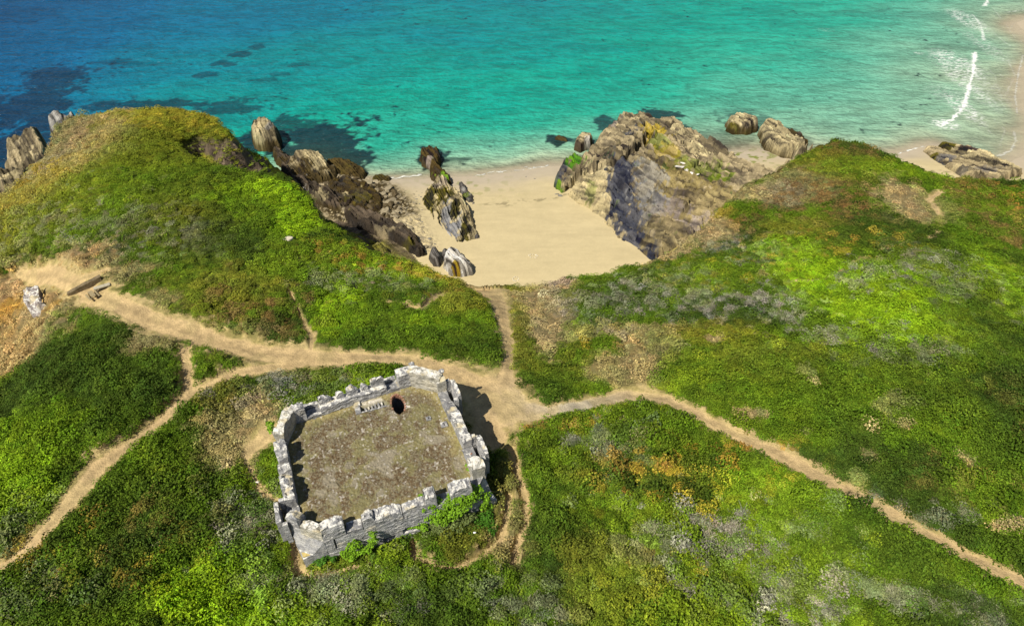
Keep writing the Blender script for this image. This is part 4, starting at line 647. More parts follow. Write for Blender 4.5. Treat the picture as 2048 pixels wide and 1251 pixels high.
# lower masonry of each side (up to roof level), then the broken parapets in pieces
def pt(edge, t): (a, b) = OCT[edge]; a = np.array(a); b = np.array(b); return a+(b-a)*t
for i, e in enumerate(('W', 'S', 'E', 'N')):
    a, b = OCT[e]; a = np.array(a); b = np.array(b)
    wins = [(3.9, 4.7, 20.75, 21.1, .5), (5.3, 6.6, 21.0, 21.5, .5), (8.0, 8.6, 21.0, 21.3, .45), (.62, .74, 21.6, 22.8, .3)] if e == 'S' else ([(3, 3.3, 21.4, 22.3, .4)] if e == 'W' else [])
    fobj('wall', wall_mesh(a, b, 19.0, ZR-.06, .85, .02, .075, i+1, .055, wins=wins), M_stone)
for e in ('SW', 'SE', 'NE', 'NW'):
    fobj('wall', wall_mesh(pt(e, 0), pt(e, 1), 19.0, ZR-.06, .8, .02, .12, 20, .05), M_stone)
def seg(e, t0, t1, top_, th=.78, jag=.16, mat=None, seed=0, z0=ZR-.05, inset=0, name='parapet', tops=None, out=.05):
    top = top_-.6
    a = pt(e, t0); b = pt(e, t1); d = (b-a)/np.hypot(*(b-a)); n = np.array([-d[1], d[0]]); a = a+n*inset; b = b+n*inset
    return fobj(name, wall_mesh(a, b, z0, top, th, jag, .09, seed, out, tops=tops), mat or M_stone)
# west (t: 0 north .. 1 south)
seg('W', .0, .075, 23.95, .8, .04, M_slab, 32)
seg('W', .075, .30, 24.85, seed=33, jag=.30); seg('W', .30, .44, 24.6, seed=34, jag=.34); seg('W', .44, .50, 24.2, seed=39, jag=.14); seg('W', .50, .79, 24.9, seed=35, jag=.30)
seg('W', .79, .99, 23.7, .8, .03, M_slab, 36)
seg('SW', -.06, .32, 25.0, .8, .22, None, 37); seg('SW', .32, 1.0, 24.55, .55, .14, M_cream, 38)
# south (0 west .. 1 east)
seg('S', .0, .145, 24.75, seed=41, jag=.18); seg('S', .155, .255, 23.75, .8, .04, M_slab, 43)
seg('S', .26, .335, 24.6, seed=44, jag=.24); seg('S', .335, .52, 24.4, .8, .16, None, 45); seg('S', .525, .68, 24.3, .8, .16, None, 49); seg('S', .68, .755, 24.95, .9, .28, None, 46)
seg('S', .755, .85, 23.75, .85, .04, M_slab, 47); seg('S', .85, 1.0, 24.9, .85, .18, M_stone, 48)
# south-east corner and east (0 south .. 1 north)
seg('SE', .1, .9, 23.8, .75, .05, M_slab, 50)
seg('E', -.02, .10, 25.1, 1.0, .24, M_cream, 51); seg('E', .10, .28, 23.75, .8, .03, M_slab, 52)
seg('E', .28, .60, 24.7, .7, .2, None, 53); seg('E', .60, .74, 24.45, .8, .14, M_slab, 54); seg('E', .74, .92, 23.8, .8, .03, M_slab, 55); seg('E', .92, 1.0, 25.0, .75, .1, M_cream, 56)
seg('NE', 0, 1, 25.2, .85, .08, M_cream, 57)
# north (0 east .. 1 west)
seg('N', 0, .13, 25.1, .8, .08, M_stone, 58); seg('N', .13, .23, 23.85, .8, .04, M_slab, 59)
seg('N', .23, .76, 24.35, .8, .06, None, 60, out=.06)
for k, (t0, t1, zt) in enumerate(((.235, .34, 25.1), (.37, .42, 24.9), (.45, .535, 25.0), (.56, .62, 24.95), (.66, .755, 25.05))): seg('N', t0, t1, zt, .42, .22, None, 61+k, z0=23.6, name='merlon')
seg('N', .76, .87, 23.8, .8, .04, M_slab, 67); seg('N', .87, 1.0, 25.1, .8, .17, None, 68); seg('NW', 0, .97, 25.1, .8, .17, M_cream, 69)
# sloping corner ledges over the square corners of the lower walls
for cn, (p0, p1, q) in dict(SW=((-.65, 1.0), (1.35, -.7), (-.3, -.55)), SE=((11.9, -.95), (13.3, .5), (13.8, -.7)), NE=((13.0, 10.2), (10.7, 12.0), (12.9, 11.9)), NW=((.4, 11.1), (-.8, 8.7), (-.7, 10.8))).items():
    bm = bmesh.new(); A, B_, Q = [L(*c) for c in (p0, p1, q)]; A2 = A*.45+Q*.55; B2 = B_*.45+Q*.55
    top = [bm.verts.new((*A, 22.8)), bm.verts.new((*B_, 22.8)), bm.verts.new((*B2, 21.6)), bm.verts.new((*Q, 21.3)), bm.verts.new((*A2, 21.6))]
    bot = [bm.verts.new((*c, 19.0)) for c in (A, B_, B2, Q, A2)]
    bm.faces.new([top[0], top[1], top[2], top[4]]); bm.faces.new([top[4], top[2], top[3]]); bm.faces.new(bot[::-1])
    for i in range(5): bm.faces.new([top[i], bot[i], bot[(i+1) % 5], top[(i+1) % 5]])
    bmesh.ops.triangulate(bm, faces=bm.faces[:]); bmo('corner_buttress', bm, M_stone)
bm = bmesh.new(); quadbox(bm, [L(-.28, -.5), L(.35, -.55), L(.15, -.2), L(-.33, -.1)], 21.42, 21.56); bmo('lichened_ledge', bm, flat('yellow_lichen', (.48, .38, .14)), bevel=.03)
# machicolation boxes
def machic(e, t0, t1, outw, top, nm='machicolation'):
    a = pt(e, t0); b = pt(e, t1); d = (b-a)/np.hypot(*(b-a)); n = np.array([-d[1], d[0]])
    me = wall_mesh(a-n*outw, b-n*outw, 21.8, top-.6, .32, .06, .1, 80, .03); o = fobj(nm, me, M_stone)
    for (p, q) in ((a-n*(outw-.34), a-n*.02), (b-n*.02, b-n*(outw-.34))):
        dd = (q-p)/np.hypot(*(q-p)); nn_ = np.array([-dd[1], dd[0]])
        s_ = wall_mesh(p, q, 21.8, top-.7, .3, .05, .1, 81, .03); obj('side_wall', s_, M_stone, o)
    return o
machic('W', .78, 1.0, .7, 24.75); machic('E', .09, .29, .7, 24.85); machic('E', .73, .93, .7, 24.85); machic('N', .13, .24, .5, 24.0); machic('N', .76, .87, .5, 24.0)
# roof terrace with stair trench and broken opening
def loc(px, py, z=ZR):
    q = w(px, py, z)-FO; M_ = np.array([E1, E2]); return M_@q
hole = loc(796, 808); s0 = loc(722, 824)
gu = np.arange(-.5, 13.3, .045); gv = np.arange(-.8, 12.0, .045); Ug, Vg = [a.ravel() for a in np.meshgrid(gu, gv)]
octp = [(np.array(OCT[e][0])) for e in ('W', 'SW', 'S', 'SE', 'E', 'NE', 'N', 'NW')]
inn = inside(Ug, Vg, octp) & (segdist(Ug, Vg, octp) > .55)
zz = ZR + .12*(fbm(Ug*.8, Vg*.8, 4, 201)-.5) + .16*(fbm(Ug*7, Vg*7, 3, 202, .8)-.5)
dx = (Ug-hole[0]); dy = (Vg-hole[1]); cr, sr = math.cos(.05), math.sin(.05)
er = ((dx*cr-dy*sr)/.47)**2 + ((dx*sr+dy*cr)/.98)**2 + .35*(fbm(Ug*2.2, Vg*2.2, 3, 203)-.5)
zz = zz - .45*sst(1.12, .95, er)
tu, tv = Ug-s0[0], Vg-s0[1]
TL, TW = 2.2, 1.0
intr = sst(-.02, .06, tu)*sst(TL+.05, TL-.05, tu)*sst(-.02, .06, tv)*sst(TW*.62, TW*.55, tv)
depth_ = np.interp(tu, [0, .5, TL*.5, TL], [.55, .55, .38, .16]); zz = zz - intr*depth_*(er > 1.1)
n1 = fbm(Ug*1.2, Vg*1.2, 4, 211); n2_ = fbm(Ug*9, Vg*9, 3, 212, .8); n3_ = fbm(Ug*.45, Vg*.45, 3, 213)
rcol = np.array([.135, .092, .048])*(1-sst(.40, .62, n2_))[:, None] + np.array([.24, .21, .135])*sst(.40, .62, n2_)[:, None]
k = sst(.44, .58, n1)[:, None]*.6; rcol = rcol*(1-k) + np.array([.25, .235, .10])*k
k = (sst(.58, .66, n3_*.5+n1*.5)*.55)[:, None]; rcol = rcol*(1-k) + np.array([.33, .285, .24])*k
edge_d = segdist(Ug, Vg, octp); k = (sst(1.7, .8, edge_d + (n1-.5)*1.2)*.6)[:, None]; rcol = rcol*(1-k) + np.array([.40, .34, .14])*(.75+.5*n2_)[:, None]*k
k = (sst(.9, .6, edge_d + (n1-.5)*.5)*sst(.5, .56, n1))[:, None]; rcol = rcol*(1-k) + np.array([.14, .18, .03])*k
wsp = np.exp(-(((Ug-hole[0]-.2)/1.6)**2 + ((Vg-hole[1]+.2)/1.4)**2)); k = (sst(.60, .68, n1*.5+n2_*.3+wsp*.22)*wsp*1.2)[:, None]; k = np.clip(k, 0, .95); rcol = rcol*(1-k) + np.array([.70, .65, .58])*k
k = (sst(.70, .74, fbm(Ug*5.3, Vg*5.3, 3, 215)))[:, None]*.6; rcol = rcol*(1-k) + np.array([.60, .56, .50])*k
k = (np.exp(-(((tu-TL*.5)/1.1)**2 + ((tv-.80)/.22)**2))*sst(.42, .5, n1))[:, None]; k = np.clip(k*1.2, 0, 1); rcol = rcol*(1-k)+np.array([.66, .61, .52])*k
k = (intr*.8)[:, None]; rcol = rcol*(1-k)+np.array([.26, .25, .17])*k
k = sst(1.2, 1.0, er)[:, None]; rcol = rcol*(1-k)+np.array([.25, .16, .11])*k; k = sst(.96, .9, er)[:, None]; rcol = rcol*(1-k)+np.array([.02, .018, .016])*k
Fr = gridF(len(gu), len(gv)); Fr = Fr[(inn & (er > .97))[Fr].all(1)]; u_, inv_ = np.unique(Fr.ravel(), return_inverse=True)
Wr = FO + Ug[:, None]*E1 + Vg[:, None]*E2
rcol = rcol*.84
terr = fobj('roof_terrace', mesh_np('roof_terrace', np.concatenate([Wr, zz[:, None]], 1)[u_], inv_.reshape(-1, 4), {'col': rcol[u_]}), M_plain)
def lbox(name, u0, u1, v0, v1, z0, z1, mat, bevel=.02, parent=None, **kw):
    bm = bmesh.new(); quadbox(bm, [L(u0, v0), L(u1, v0), L(u1, v1), L(u0, v1)], z0, z1); return bmo(name, bm, mat, parent, bevel, **kw)
a, b = s0
lbox('stair_landing', a-.42, a+.02, b-.15, b+1.1, ZR-.6, ZR+.12, M_slab)
lbox('landing_slab', a-.36, a+.10, b+.62, b+1.05, ZR+.12, ZR+.20, M_slab)
for i in range(6): lbox('step', a+.34+i*.27, a+.49+i*.27, b+.02, b+.60, ZR-.6, ZR-.27+i*.045, M_slab, .015)
lbox('stair_kerb', a-.1, a+TL-.1, b-.14, b-.01, ZR-.5, ZR+.09, M_slab, .03)
for k in range(22):                                   # brick ring of the opening
    an = k/22*2*math.pi; 
    if 3.6 < an < 5.2 or 2.9 < an < 3.3: continue
    c = np.array([hole[0]+.55*math.cos(an), hole[1]+1.07*math.sin(an)])
    lbox('brick', c[0]-.07, c[0]+.07, c[1]-.07, c[1]+.07, ZR-.3, ZR+.05+.03*(k % 3), M_brick, .01)
lbox('cellar_floor', .8, 12.0, .8, 10.6, 20.2, 20.4, M_dark)  # floor coloured near black so the roof opening looks unlit
v1 = loc(888, 849); v2 = loc(857, 837)
for c, s in ((v1, .27), (v2, .2)):
    o = lbox('vent_slab', c[0]-s, c[0]+s, c[1]-s, c[1]+s, ZR-.1, ZR+.10, M_slab, .02)
    bm = bmesh.new(); quadbox(bm, [L(c[0]-.04, c[1]-s*.55), L(c[0]+.04, c[1]-s*.55), L(c[0]+.04, c[1]+s*.55), L(c[0]-.04, c[1]+s*.55)], ZR+.09, ZR+.104)
    me = bpy.data.meshes.new('vent_slot'); bm.to_mesh(me); bm.free(); obj('vent_slot', me, M_dark, o)
# rounded knob stones on the north-east corner
for e, t_ in (('NE', .04), ('NE', .95)):
    c = L(*pt(e, t_)); me = rock_mesh(300, .8); me.materials.append(M_slab); o = fobj('knob_stone', me, None); o.location = Vector((*c, 24.55))-fort.location; o.scale = (.3, .3, .3)
c = L(12.75, .9); me = rock_mesh(301, .8); me.materials.append(M_cream); o = fobj('broken_chunk', me, None); o.location = Vector((*c, 24.1))-fort.location; o.scale = (.65, .8, .6)
me = rock_mesh(302, .8); me.materials.append(M_brick); o2 = fobj('brick_core', me, None); o2.location = Vector((*L(12.6, 1.3), 24.85))-fort.location; o2.scale = (.1, .1, .08)

# ------------------------------------------------------------------ leafy clumps
def leaves(n, rx, rz, ls, seed, hollow=.5, up=.6, asp=.55):
    r = np.random.default_rng(seed)
    d = r.normal(size=(n, 3)); d[:, 2] = np.abs(d[:, 2]); d /= np.linalg.norm(d, axis=1)[:, None]
    rad = r.uniform(hollow, 1, n)**.6
    lump = 1 + .25*np.sin(3*np.arctan2(d[:, 1], d[:, 0])+seed) 
    c = d*(rad*lump)[:, None]*np.array([rx, rx, rz])
    nn = d*.7 + r.normal(size=(n, 3))*.55 + np.array([0, 0, up]); nn /= np.linalg.norm(nn, axis=1)[:, None]
    a = np.cross(nn, r.normal(size=(n, 3))); a /= np.linalg.norm(a, axis=1)[:, None]; b = np.cross(nn, a)
    s = ls*r.uniform(.6, 1.3, n)[:, None]
    V = np.stack([c-a*s, c-b*s*asp, c+a*s, c+b*s*asp], 1).reshape(-1, 3)
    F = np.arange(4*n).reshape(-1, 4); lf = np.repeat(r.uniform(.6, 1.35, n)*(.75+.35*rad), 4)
    return V, F, lf
def twigs(n, rx, rz, th, seed):
    r = np.random.default_rng(seed); V = []; F = []; lf = []
    for i in range(n):
        b = np.append(r.normal(size=2)*rx*.35, 0); d = np.array([r.normal(), r.normal(), abs(r.normal())*.7+.3]); d /= np.linalg.norm(d)
        e = b + d*np.array([rx, rx, rz])*r.uniform(.6, 1.2); s = np.cross(d, r.normal(size=3)); s = s/np.linalg.norm(s)*th
        k = len(V); V += [b-s, b+s, e+s*.5, e-s*.5]; F.append((k, k+1, k+2, k+3)); v_ = r.uniform(.7, 1.3); lf += [v_]*4
    return np.array(V), np.array(F), np.array(lf)
def fronds(n, seed):
    r = np.random.default_rng(seed); V = []; F = []; lf = []
    for i in range(n):
        an = r.uniform(0, 6.28); ln = r.uniform(.6, 1.1); o = r.normal(size=2)*.35; wd = ln*.22; v_ = r.uniform(.7, 1.3); ca, sa = math.cos(an), math.sin(an); h0 = r.uniform(.25, .6)
        for j in range(3):
            t0, t1 = j/3, (j+1)/3; w0, w1 = wd*(1-t0)+.01, wd*(1-t1)+.01
            z0_, z1_ = h0*(1-(t0-.3)**2*1.5), h0*(1-(t1-.3)**2*1.5); k = len(V)
            for (tt_, ww, z_) in ((t0, w0, z0_), (t1, w1, z1_)):
                for sg in ((-1, 1) if tt_ == t0 else (1, -1)): V.append((o[0]+ca*ln*tt_-sa*ww*sg, o[1]+sa*ln*tt_+ca*ww*sg, z_))
            F.append((k, k+1, k+2, k+3)); lf += [v_*(.9+.1*j)]*4
    return np.array(V), np.array(F), np.array(lf)
def proto(colname, items):
    c = bpy.data.collections.new(colname)
    for i, (V, F, lf) in enumerate(items):
        o = bpy.data.objects.new('%s_%02d' % (colname, i), mesh_np(colname, V, F, {'leaf': lf}, False)); o.data.materials.append(M_leaf); c.objects.link(o)
    return c
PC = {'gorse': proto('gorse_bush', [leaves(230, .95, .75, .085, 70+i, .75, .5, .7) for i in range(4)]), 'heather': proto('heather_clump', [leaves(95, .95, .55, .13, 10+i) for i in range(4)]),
      'bracken': proto('bracken_clump', [fronds(11, 30+i) for i in range(4)]),
      'dead_heather': proto('dead_heather_clump', [twigs(46, 1.0, .65, .035, 40+i) for i in range(3)]),
      'dry_grass': proto('grass_tuft', [twigs(26, .7, .5, .035, 50+i) for i in range(3)])}
def scatter_stuff(name, label, pts, sc, rot, tint, coll, nk):
    me = bpy.data.meshes.new(name); n = len(pts); me.vertices.add(n); me.vertices.foreach_set('co', pts.astype(np.float32).ravel())
    a = me.attributes.new('sc', 'FLOAT_VECTOR', 'POINT'); a.data.foreach_set('vector', sc.astype(np.float32).ravel())
    a = me.attributes.new('rot', 'FLOAT_VECTOR', 'POINT'); a.data.foreach_set('vector', rot.astype(np.float32).ravel())
    a = me.attributes.new('ti', 'INT', 'POINT'); a.data.foreach_set('value', R.integers(0, nk, n).astype(np.int32))
    a = me.attributes.new('tint', 'FLOAT_COLOR', 'POINT'); c4 = np.ones((n, 4), np.float32); c4[:, :3] = tint; a.data.foreach_set('color', c4.ravel())
    o = obj(name, me, None, kind='stuff', label=label)
    ng = bpy.data.node_groups.new(name, 'GeometryNodeTree'); ng.interface.new_socket('Geometry', in_out='INPUT', socket_type='NodeSocketGeometry'); ng.interface.new_socket('Geometry', in_out='OUTPUT', socket_type='NodeSocketGeometry')
    gi = ng.nodes.new('NodeGroupInput'); go = ng.nodes.new('NodeGroupOutput'); ip = ng.nodes.new('GeometryNodeInstanceOnPoints'); ci = ng.nodes.new('GeometryNodeCollectionInfo')
    ci.inputs['Collection'].default_value = coll; ci.inputs['Separate Children'].default_value = True; ci.inputs['Reset Children'].default_value = True
    def na(nm, dt):
        q = ng.nodes.new('GeometryNodeInputNamedAttribute'); q.data_type = dt; q.inputs['Name'].default_value = nm; return q.outputs['Attribute']
    l = ng.links.new; l(gi.outputs[0], ip.inputs['Points']); l(ci.outputs[0], ip.inputs['Instance']); ip.inputs['Pick Instance'].default_value = True
    l(na('ti', 'INT'), ip.inputs['Instance Index']); l(na('rot', 'FLOAT_VECTOR'), ip.inputs['Rotation']); l(na('sc', 'FLOAT_VECTOR'), ip.inputs['Scale']); l(ip.outputs[0], go.inputs[0])
    md = o.modifiers.new('scatter', 'NODES'); md.node_group = ng
    return o
NV = 225000
# sample points, denser near the camera, inside a generous cone
cand = int(NV*1.0)
yv = 5 + (112-5)*R.random(cand)**1.2
xv = R.uniform(-1.4, 1.4, cand)*(22+.68*yv)
# height from the terrain grid
def gridz(x, y, A):
    yi = np.interp(y, YS, np.arange(len(YS))); j = np.clip(yi.astype(int), 0, ny-2); fy = yi-j
    hw = 22+.68*np.maximum(y, 0); ui = np.interp(x/hw, U, np.arange(nx)); i = np.clip(ui.astype(int), 0, nx-2); fx = ui-i
    A = A.reshape(ny, nx); return (A[j, i]*(1-fx)+A[j, i+1]*fx)*(1-fy)+(A[j+1, i]*(1-fx)+A[j+1, i+1]*fx)*fy
zv = gridz(xv, yv, Z); lm = gridz(xv, yv, (iff & True).astype(float)); ttv = gridz(xv, yv, tt); pmv = pathmask(xv, yv)
lcv, gyv, dryv, brv, _, _ = landcolour(xv, yv)
onl = (ttv > .55) & ~inside(xv, yv, FORT_IN)
na_ = fbm(xv*1.3, yv*1.3, 4, 71)
pdist = pmv + (na_-.5)*.6
dist = np.sqrt(xv**2+yv**2+(H-zv)**2)
u = R.random(cand)
pcl = pathclear(xv, yv)
veg = onl & (pdist > 1.35) & (pcl > .34) & ((pdist > 1.9) | (u < .25)) & (u > dryv*.8) & ((ttv > .96) | (u < .45*fbm(xv*.5, yv*.5, 4, 84)*1.2))
gyr = R.random(cand); isgrey = veg & (gyv > .5) & (gyr < .55); isbr = veg & ~isgrey & (brv > .45) & (gyr < .4)
ishe = veg & ~isgrey & ~isbr
isdry = onl & ~veg & (pdist > 1.05) & (ttv > .93)
lowv = .55+.45*sst(60, 28, yv)                       # foreground scrub stands taller
tallv = .6+.8*fbm(xv*.15, yv*.15, 3, 301)
def mk(mask, smin, smax, zs, tintamp, nm, lb, tint=None):
    n = mask.sum(); s = R.uniform(smin, smax, n)*(.75+.25*lowv[mask])*(.9+dist[mask]/260)
    sc = np.stack([s, s, s*zs*R.uniform(.7, 1.3, n)*lowv[mask]*tallv[mask]], 1); rot = np.stack([R.normal(0, .12, n), R.normal(0, .12, n), R.uniform(0, 6.28, n)], 1)
    tn = lcv[mask] if tint is None else tint[mask]
    tn = tn*(1+tintamp*R.normal(size=n))[:, None].clip(.45, 1.8)*(1+.04*R.normal(size=(n, 3)))
    P = np.stack([xv[mask], yv[mask], zv[mask]-.05], 1)
    scatter_stuff(nm, lb, P, sc, rot, np.clip(tn, .004, .8), PC[nm], len(PC[nm].objects))
mk(ishe, .26, .60, 1.0, .22, 'heather', 'low green heather and gorse covering the headlands')
gor = ishe & (pcl > 1.1) & (R.random(cand) < .18) & (fbm(xv*.25, yv*.25, 3, 411) > .42)
mk(gor, .42, .90, 1.3, .16, 'gorse', 'taller rounded gorse bushes standing above the heather')
mk(isbr, .24, .46, 1.0, .18, 'bracken', 'bright green bracken patches in the heath')
mk(isgrey, .30, .62, 1.0, .2, 'dead_heather', 'grey dead heather twigs in patches')
mk(isdry, .16, .36, .7, .2, 'dry_grass', 'dry pale grass along the paths', np.where((dryv > .3)[:, None], lcv*1.0, np.array([.36, .29, .12])))

# ------------------------------------------------------------------ single shrubs and ivy at the fort
M_ivy = shrubmat('ivy_leaves', (.15, .29, .014)); M_bush = shrubmat('bush_leaves', (.055, .15, .012)); M_mix = shrubmat('bramble_leaves', (.13, .17, .05))
def shrub(name, label, blobs, mat, cat='shrub', dens=260, ls=.075, seed=1, lift=.0):
    t_ = thing(name, label, cat); b0 = w3(*blobs[0][:3]); t_.location = b0
    Vs = []; Fs = []; Ls = []; k = 0; stems = bmesh.new()
    for i, (px, py, z, r, rz) in enumerate(blobs):
        c = w3(px, py, z+lift) - b0; V, F, lf = leaves(int(dens*r*r*2.2+40), r, rz, ls, seed*50+i, .55, .5, .75)
        Vs.append(V+c); Fs.append(F+k); Ls.append(lf); k += len(V)
        p0 = Vector(c)-Vector((0, 0, .4)); p1 = Vector(c)+Vector((0, 0, rz*.6)); vs = []
        for (p, rr) in ((p0, .05), (p1, .02)):
            vs.append([stems.verts.new(p+Vector((rr*math.cos(a_), rr*math.sin(a_), 0))) for a_ in (0, 1.57, 3.14, 4.71)])
        for j in range(4): stems.faces.new([vs[0][j], vs[0][(j+1) % 4], vs[1][(j+1) % 4], vs[1][j]])
    obj('foliage', mesh_np('foliage', np.concatenate(Vs), np.concatenate(Fs), {'leaf': np.concatenate(Ls)}, False), mat, t_)
    me = bpy.data.meshes.new('stem'); stems.to_mesh(me); stems.free(); obj('stem', me, M_stem, t_)
shrub('ivy', 'large bright green ivy mass on the south wall near its right end', [(845,1010,22.6,.6,.5),(865,1005,22.8,.6,.5),(880,1020,22.0,.7,.6),(900,1005,22.6,.6,.5),(920,995,22.8,.65,.55),(940,985,22.9,.6,.5),(905,1022,21.8,.7,.5),(860,1030,21.6,.6,.5),(935,1000,22.4,.6,.5),(835,1040,21.2,.45,.4),(958,980,22.6,.35,.4),(850,995,23.0,.45,.4),(875,1035,21.6,.6,.45),(890,1040,21.4,.5,.4),(925,1015,22.0,.6,.45),(825,1050,21.0,.35,.3),(950,992,22.4,.45,.4),(845,1050,21.0,.5,.4),(862,985,23.3,.3,.3)], M_ivy, 'ivy', 420, lift=.3)
shrub('ivy', 'small bright bush against the broken south-east corner of the fort', [(972,995,22.0,.45,.55),(968,1008,21.3,.5,.5),(978,1015,20.8,.4,.4)], M_ivy, 'ivy', 400, seed=2)
shrub('ivy', 'forked bright ivy climbing the south wall under the gap in the parapet', [(747,1070,22.4,.3,.45),(745,1085,21.8,.35,.4),(712,1090,21.9,.4,.35),(700,1095,21.7,.35,.3),(720,1100,21.2,.4,.3),(735,1098,21.3,.35,.3),(690,1108,21.0,.35,.3),(705,1112,20.8,.4,.3)], M_ivy, 'ivy', 420, seed=3, lift=.1)
shrub('shrub', 'round dark green bush at the south-west foot of the fort', [(640,1122,20.6,.45,.4),(650,1115,20.8,.4,.4),(630,1128,20.4,.4,.35)], M_bush, 'shrub', 500, seed=4)
shrub('shrub', 'tiny green tuft at the wall foot right of the south-west bush', [(667,1118,20.9,.25,.25)], M_bush, 'shrub', 500, seed=5)
shrub('shrub', 'green plant growing out of the north-west corner of the fort', [(541,850,23.8,.35,.4),(543,860,23.4,.3,.35)], M_ivy, 'shrub', 500, seed=6)
shrub('shrub', 'dark green bush below the south-east corner of the fort', [(975,1035,20.8,.6,.6),(960,1050,20.5,.7,.6),(980,1060,20.4,.6,.5),(945,1065,20.4,.7,.6)], M_bush, 'shrub', 380, seed=7)
shrub('shrub', 'brownish bramble thicket below the ivy of the south wall', [(880,1050,21.0,.8,.5),(910,1045,21.2,.8,.5),(900,1070,20.6,.8,.5),(935,1035,21.3,.6,.4),(860,1062,20.6,.7,.5),(850,1085,20.4,.6,.4)], M_mix, 'shrub', 300, seed=8)
shrub('shrub', 'yellow-green shrub row at the foot of the south wall near its middle', [(790,1090,20.4,.5,.45),(770,1100,20.4,.5,.4),(810,1080,20.5,.5,.45),(750,1112,20.3,.5,.4)], shrubmat('green_leaves', (.09, .17, .015)), 'shrub', 380, seed=9)
shrub('shrub', 'small green tuft at the inner foot of the eastern broken chunk', [(936,930,23.1,.2,.25),(938,938,23.1,.2,.2)], M_ivy, 'shrub', 700, .05, seed=10)

# ------------------------------------------------------------------ ruined wall, terrace wall, bench, small things
def free_wall(name, label, pts, z0, top, th, mat, seed, jag=.2, cat='wall'):
    """masonry along a world polyline"""
    Vs = []; Fs = []; k = 0
    pts = np.array(pts); dd = np.concatenate([[0], np.cumsum(np.hypot(*np.diff(pts, axis=0).T))]); n = int(dd[-1]/.14)+2; s = np.linspace(0, dd[-1], n)
    P = np.stack([np.interp(s, dd, pts[:, 0]), np.interp(s, dd, pts[:, 1])], 1); T = np.gradient(P, axis=0); T /= np.hypot(*T.T)[:, None]; Nn = np.stack([-T[:, 1], T[:, 0]], 1)
    ztop = np.interp(s, dd, top); zlo = np.interp(s, dd, z0)
    nh = 12; ntp = 8; prof = [(0, q/(nh-1)) for q in range(nh)] + [(q/(ntp-1), 1) for q in range(1, ntp-1)] + [(1, 1-q/(nh-1)) for q in range(nh)]
    rows = []
    for tq, hq in prof:
        tp = ztop + jag*2*(fbm(s*1.2+seed, np.full(n, tq*th*1.5), 3, seed)-.5)
        z = zlo + (tp-zlo)*hq; off = .12*(fbm(s*2, z*2+tq*9, 3, seed+1)-.5)
        rows.append(np.concatenate([P + Nn*((tq-.5)*th*(1-.12*hq)+off)[:, None], z[:, None]], 1))
    V = np.concatenate(rows); F = gridF(n, len(prof)); m_ = len(prof); caps = []
    for c in (0, n-1):
        for q in range(m_//2):
            i, j = q, m_-1-q
            if i+1 >= j: break
            f = [i*n+c, (i+1)*n+c, (j-1)*n+c, j*n+c]; caps.append(f if c else f[::-1])
    o = obj(name, mesh_np(name, V, np.concatenate([F, caps]), smooth=False), mat, label=label, category=cat); recentre(o); return o
q = [w(63, 578, 17.0), w(62, 596, 17.0), w(72, 612, 16.6), w(86, 622, 16.2)]
free_wall('ruined_wall', 'curved stump of thick mauve-grey masonry on the orange slope at the left', q, [12.5, 12.3, 12.1, 12.4], [17.2, 17.0, 16.6, 16.0], 1.7, stonemat('mauve_masonry', (.36, .31, .29), .55, .3), 5, .45)
q = [onland(140, 596), onland(165, 582), onland(205, 562)]
gz = [float(FZ(*a_)) for a_ in q]
free_wall('terrace_wall', 'low straight brown stone retaining wall beside the path at the upper left', q, [g_-1.2 for g_ in gz], [g_+.75 for g_ in gz], .55, stonemat('brown_masonry', (.20, .155, .09), -1.0, -.5), 9, .06)
def wbox(bm, c, sx_, sy_, sz_, rz):
    ca, sa = math.cos(rz), math.sin(rz); vs = []
    cs = [(c[0]+ca*a_-sa*b_, c[1]+sa*a_+ca*b_) for a_, b_ in ((-sx_, -sy_), (sx_, -sy_), (sx_, sy_), (-sx_, sy_))]; quadbox(bm, cs, c[2], c[2]+sz_)
def simple(name, boxes, mat, parent):
    bm = bmesh.new()
    for bx in boxes: wbox(bm, *bx)
    bmesh.ops.recalc_face_normals(bm, faces=bm.faces[:]); me = bpy.data.meshes.new(name); bm.to_mesh(me); bm.free(); return obj(name, me, mat, parent)
q = onland(187, 594); gz = gridz(np.array([q[0]]), np.array([q[1]]), Z)[0]
t_ = thing('picnic_bench', 'weathered wooden picnic bench on the dirt in front of the low retaining wall', 'bench'); t_.location = (*q, gz); t_.rotation_euler = (0, 0, -.75); t_.scale = (.72, .72, .72)
simple('seat', [((0, .62, .42), .85, .13, .05, 0)], M_wood, t_); simple('seat', [((0, -.62, .42), .85, .13, .05, 0)], M_wood, t_); simple('tabletop', [((0, 0, .72), .85, .3, .05, 0)], M_wood, t_)
for sx_ in (-.6, .6): simple('leg', [((sx_, 0, .34), .04, .72, .07, 0), ((sx_, -.3, 0), .04, .05, .71, 0), ((sx_, .3, 0), .04, .05, .71, 0)], M_wood, t_)
q = onland(207, 579); gz = gridz(np.array([q[0]]), np.array([q[1]]), Z)[0]
t_ = thing('stone_slab_seat', 'low pale slab seat beside the right end of the retaining wall', 'seat'); t_.location = (*q, gz); t_.rotation_euler = (0, 0, .55)
simple('seat', [((0, 0, .3), .8, .25, .1, 0)], M_conc, t_); simple('leg', [((-.6, 0, 0), .1, .2, .3, 0)], M_conc, t_); simple('leg', [((.6, 0, 0), .1, .2, .3, 0)], M_conc, t_)
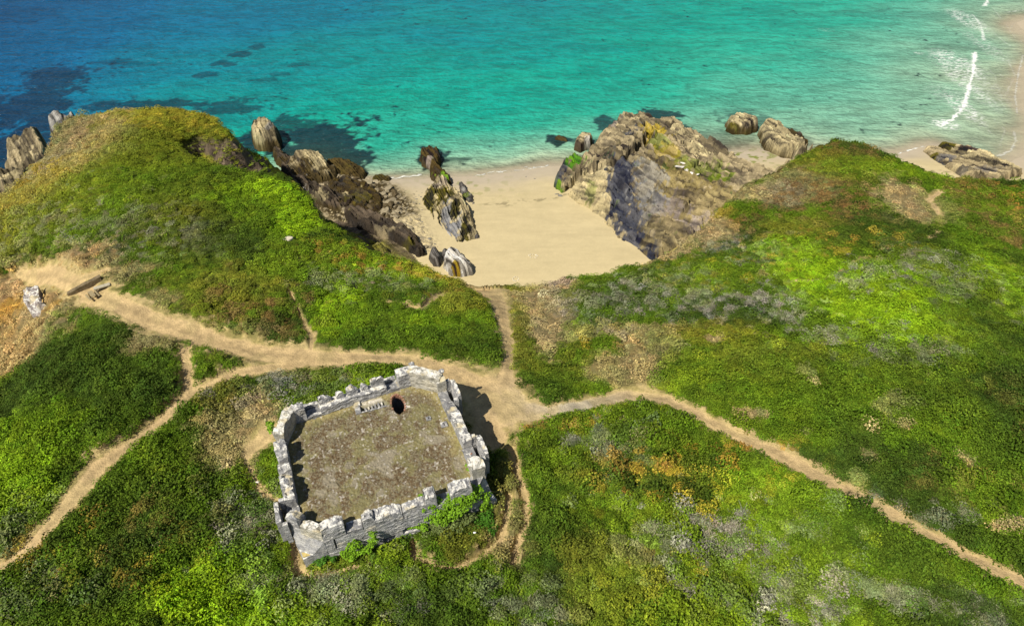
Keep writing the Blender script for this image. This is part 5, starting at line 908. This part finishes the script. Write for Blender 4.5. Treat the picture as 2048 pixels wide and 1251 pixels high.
# stone rings on the sand
def stone_arrangement(name, label, pts, sz):
    pts = [w(x, y, 2.2) for x, y in pts]; c = np.mean(pts, 0); hz = float(FB(*c)); t_ = thing(name, label, 'stones'); t_.location = (*c, hz)
    for i, p_ in enumerate(pts):
        me = rock_mesh(700+i, .5); me.materials.append(M_pale); o = obj('stone', me, None, t_); o.location = (p_[0]-c[0], p_[1]-c[1], 0); o.scale = (sz*R.uniform(.8, 1.3),)*3; o.rotation_euler = (0, 0, R.uniform(0, 6))
stone_arrangement('stone_ring', 'small ring of pale stones on the sand near the head of the beach', [(1026,558),(1029,555),(1034,555),(1037,558),(1036,561),(1031,563),(1027,562)], .16)
stone_arrangement('stone_line', 'flattened oval of pale stones on the sand in mid-beach', [(1058,512),(1061,515),(1066,516),(1071,516),(1075,513),(1072,511),(1066,510),(1061,510)], .17)
# white quartz blocks on the promontory
from mathutils.bvhtree import BVHTree
def hit(o, px, py):
    me = o.data; n = len(me.vertices); c = np.empty(n*3, np.float32); me.vertices.foreach_get('co', c); c = c.reshape(-1, 3)+np.array(o.location)
    f = np.empty(len(me.polygons)*4, np.int32); me.polygons.foreach_get('vertices', f)
    b = BVHTree.FromPolygons([tuple(v_) for v_ in c.tolist()], [tuple(v_) for v_ in f.reshape(-1, 4).tolist()])
    q_ = w3(px, py, 0.0); d_ = Vector(q_)-Vector((0, 0, H)); h_ = b.ray_cast(Vector((0, 0, H)), d_.normalized()); return h_[0]
PROM = [o for o in COL.objects if o.name.startswith('rocky_promontory')][0]
for i, (x, y, z, s) in enumerate(((1360,334,7.6,.8),(1372,342,7.6,.75),(1384,346,7.2,.55),(1366,326,7.4,.5),(1396,348,6.8,.4))):
    me = rock_mesh(800+i, .6); me.materials.append(M_quartz); o = obj('quartz_block', me, None, label='white quartz block in the row on top of the promontory', category='rock', group='white quartz blocks on the promontory'); hh_ = hit(PROM, x, y); o.location = (hh_.x, hh_.y, hh_.z-.1); o.scale = (s*1.1, s*.8, s*.7); o.rotation_euler = (0, 0, i)
q = onland(577, 482); me = rock_mesh(820, .5); me.materials.append(M_pale); o = obj('rock', me, None, label='pale rock poking out of the bright bracken edge on the left headland', category='rock'); o.location = (*q, gridz(np.array([q[0]]), np.array([q[1]]), Z)[0]+.1); o.scale = (.9, .6, .6)
q = onland(950, 1083); me = rock_mesh(821, .5); me.materials.append(M_litter); o = obj('litter', me, None, label='small white scrap of litter on the bushes south of the fort', category='litter'); o.location = (*q, gridz(np.array([q[0]]), np.array([q[1]]), Z)[0]+.45); o.scale = (.13, .1, .1)
q = onland(514, 960); me = rock_mesh(822, .5); me.materials.append(M_quartz); o = obj('rock', me, None, label='small white stone in the green patch west of the fort', category='rock'); o.location = (*q, gridz(np.array([q[0]]), np.array([q[1]]), Z)[0]+.2); o.scale = (.2, .15, .15)
q = onland(1118, 610); me = rock_mesh(823, .4); me.materials.append(M_quartz); o = obj('rock', me, None, label='white quartz scar stone on the slope right of the beach path', category='rock'); o.location = (*q, gridz(np.array([q[0]]), np.array([q[1]]), Z)[0]); o.scale = (.3, .7, .25)
